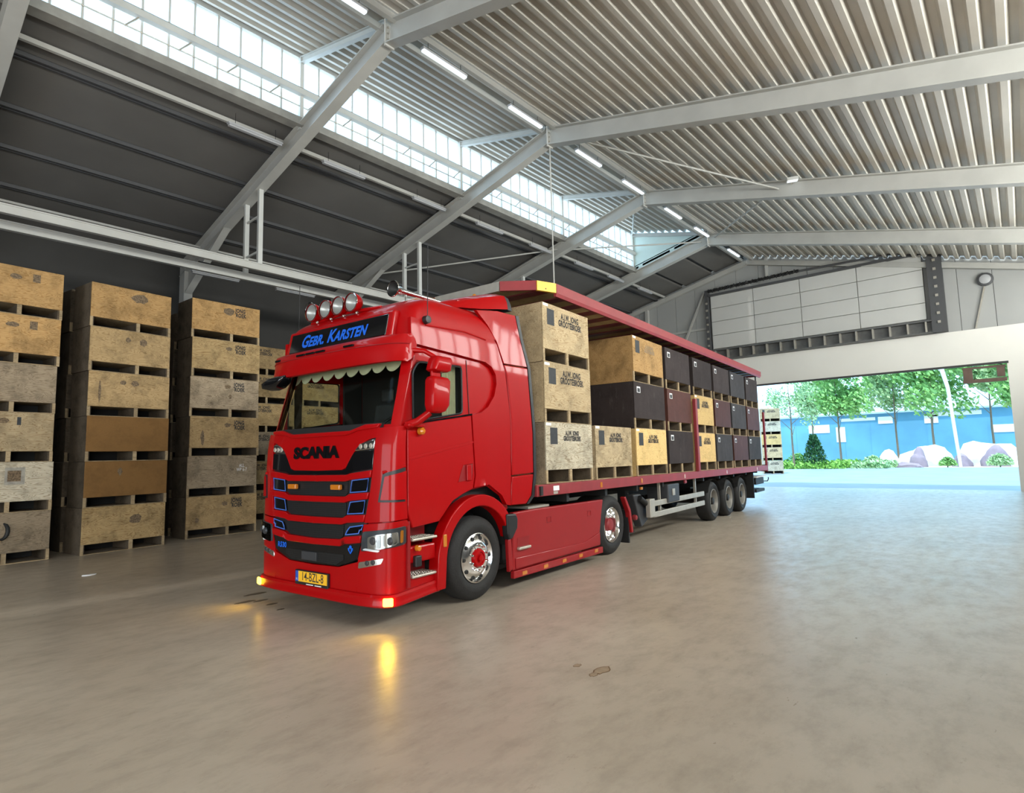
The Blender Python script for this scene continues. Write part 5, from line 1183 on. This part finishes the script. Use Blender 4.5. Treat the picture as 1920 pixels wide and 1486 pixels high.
# conifer bush, shrubs, grass
t = empty('bush', (57.5, 14.25, -.12), 0, 'dark green upright conifer bush beyond the door', 'bush')
b = MB(); b.tube([(0, 0, 0), (0, 0, 2.6)], [.07, .02], 6); b.build('stem', 'trunk', t)
tag(leaves(2400, lambda r: (lambda z, a, q: ((1.15*(1-z/3.3)**.8+.12)*q*math.cos(a), (1.15*(1-z/3.3)**.8+.12)*q*math.sin(a), z))(r.uniform(.05, 3.1), r.uniform(0, 6.28), r.random()**.5), .12, 5).build('foliage', 'leaf3', t, recalc=False), kind='stuff')
for i, (x, y, r_, m, lab) in enumerate([(59.5, 16.2, .95, 'leaf', 'low round green shrub left of the conifer bush'), (60, 10.2, .7, 'leaf2', 'loose pale shrub among the stones right of the conifer'), (61, 5.0, .5, 'leaf', 'small yellow green plant between the pale stone heaps'), (60.6, 1.6, .7, 'leaf2', 'low pale shrub in front of the right stone heap')]):
    t = empty('shrub', (x, y, -.12), 0, lab, 'bush')
    b = MB(); b.tube([(0, 0, 0), (0, 0, r_)], [.05, .02], 6); b.build('stem', 'trunk', t)
    tag(leaves(700, lambda r, q=r_: (lambda a, b_, c: (q*c*math.cos(a)*math.cos(b_), 1.3*q*c*math.sin(a)*math.cos(b_), .2+q*1.3*abs(c*math.sin(b_))))(r.uniform(0, 6.28), r.uniform(0, 1.57), r.random()**.4), .13, 40+i).build('foliage', m, t, recalc=False), kind='stuff')
def grassf(x0, x1, y0, y1, h):
    def f(r):
        return r.uniform(x0, x1), r.uniform(y0, y1), r.uniform(0, h)*r.random()-.1
    return f
tag(leaves(5000, grassf(55, 64, 11.6, 19.5, .8), .20, 9).build('grass', 'grass', recalc=False), 'long green grass around the conifer bush beyond the door', 'grass', kind='stuff')
tag(leaves(2600, grassf(56, 62, 8.6, 11.2, .75), .18, 10).build('grass', 'leaf2', recalc=False), 'tuft of pale long grass right of the conifer bush', 'grass', kind='stuff')
rs = random.Random(4)
for i, (x, y, sx, sy, sz, m, lab) in enumerate([(63.6, 9.6, .9, 1.0, 1.4, 'stone', 'pale stone heap just right of the tuft of grass'), (66.5, 7.0, 1.2, 2.1, 1.9, 'stone', 'long white stone heap in the middle of the yard'), (63, 7.2, .6, .7, 1.5, 'stone2', 'mauve pointed stone before the long white heap'), (60, 7.6, .5, .9, .5, 'stone2', 'low mauve stone near the edge of the concrete'), (67, 2.5, 1.2, 2.0, 2.2, 'stone', 'white stone heap left of the right jamb'), (63.6, 4.2, .5, .7, 1.1, 'stone2', 'small mauve stone between two white heaps'), (64.3, 1.9, .8, 1.1, 1.7, 'stone2', 'broad mauve stone before the right white heap'), (63.6, .0, .9, 1.0, 1.2, 'stone', 'low white stone heap by the right jamb')]):
    bm = bmesh.new(); bmesh.ops.create_icosphere(bm, subdivisions=3, radius=1)
    ph = [rs.uniform(0, 6) for _ in range(6)]
    for v in bm.verts:
        k = 1+.16*math.sin(3*v.co.x+ph[0])*math.cos(4*v.co.y+ph[1])+.10*math.sin(7*v.co.z+ph[2]+5*v.co.x)
        v.co = Vector((v.co.x*sx*k, v.co.y*sy*k, max(v.co.z, -.1)*sz*k))
    me = bpy.data.meshes.new('stone_heap'); bm.to_mesh(me); bm.free()
    o = finish(me, 'stone_heap', m, None, smooth=35); o.location = (x, y, -.12); tag(o, lab, 'stone')
# white pole
b = MB(); b.tube([(62, 4.95, 8.8), (62, 4.55, 6.6), (62, 4.2, -.2)], [.18, .14, .12], 10)
tag(b.build('leaning_pole', 'stone', smooth=50), 'pale leaning pole beyond the door near its right end', 'pole')
# crates stacked in the yard
for k in range(5):
    t = crate(1.35, 1.0, .945, ['plywhite', 'ply', 'plyyellow', 'plywhite', 'ply'][k], 'plywhite', 'slat', .2)
    t.location = (45.0, 14.05, .0+k*.948-.004); t.rotation_euler = (0, 0, R(-64)+random.uniform(-.01, .01))
    plate(t, 'number_plate', -.5, -.34, .62, .86, -.5, 'tagblack'); stencil(t, 'yard', 'A.J.W. JONG\nGROOTEBROEK', .11, .1, .74, -.5)
    tag(t, 'crate in the yard stack beyond the trailer tail, %s' % ['bottom', 'second from the ground', 'third from the ground', 'fourth from the ground', 'topmost'][k], 'crate', 'crates stacked in the yard')
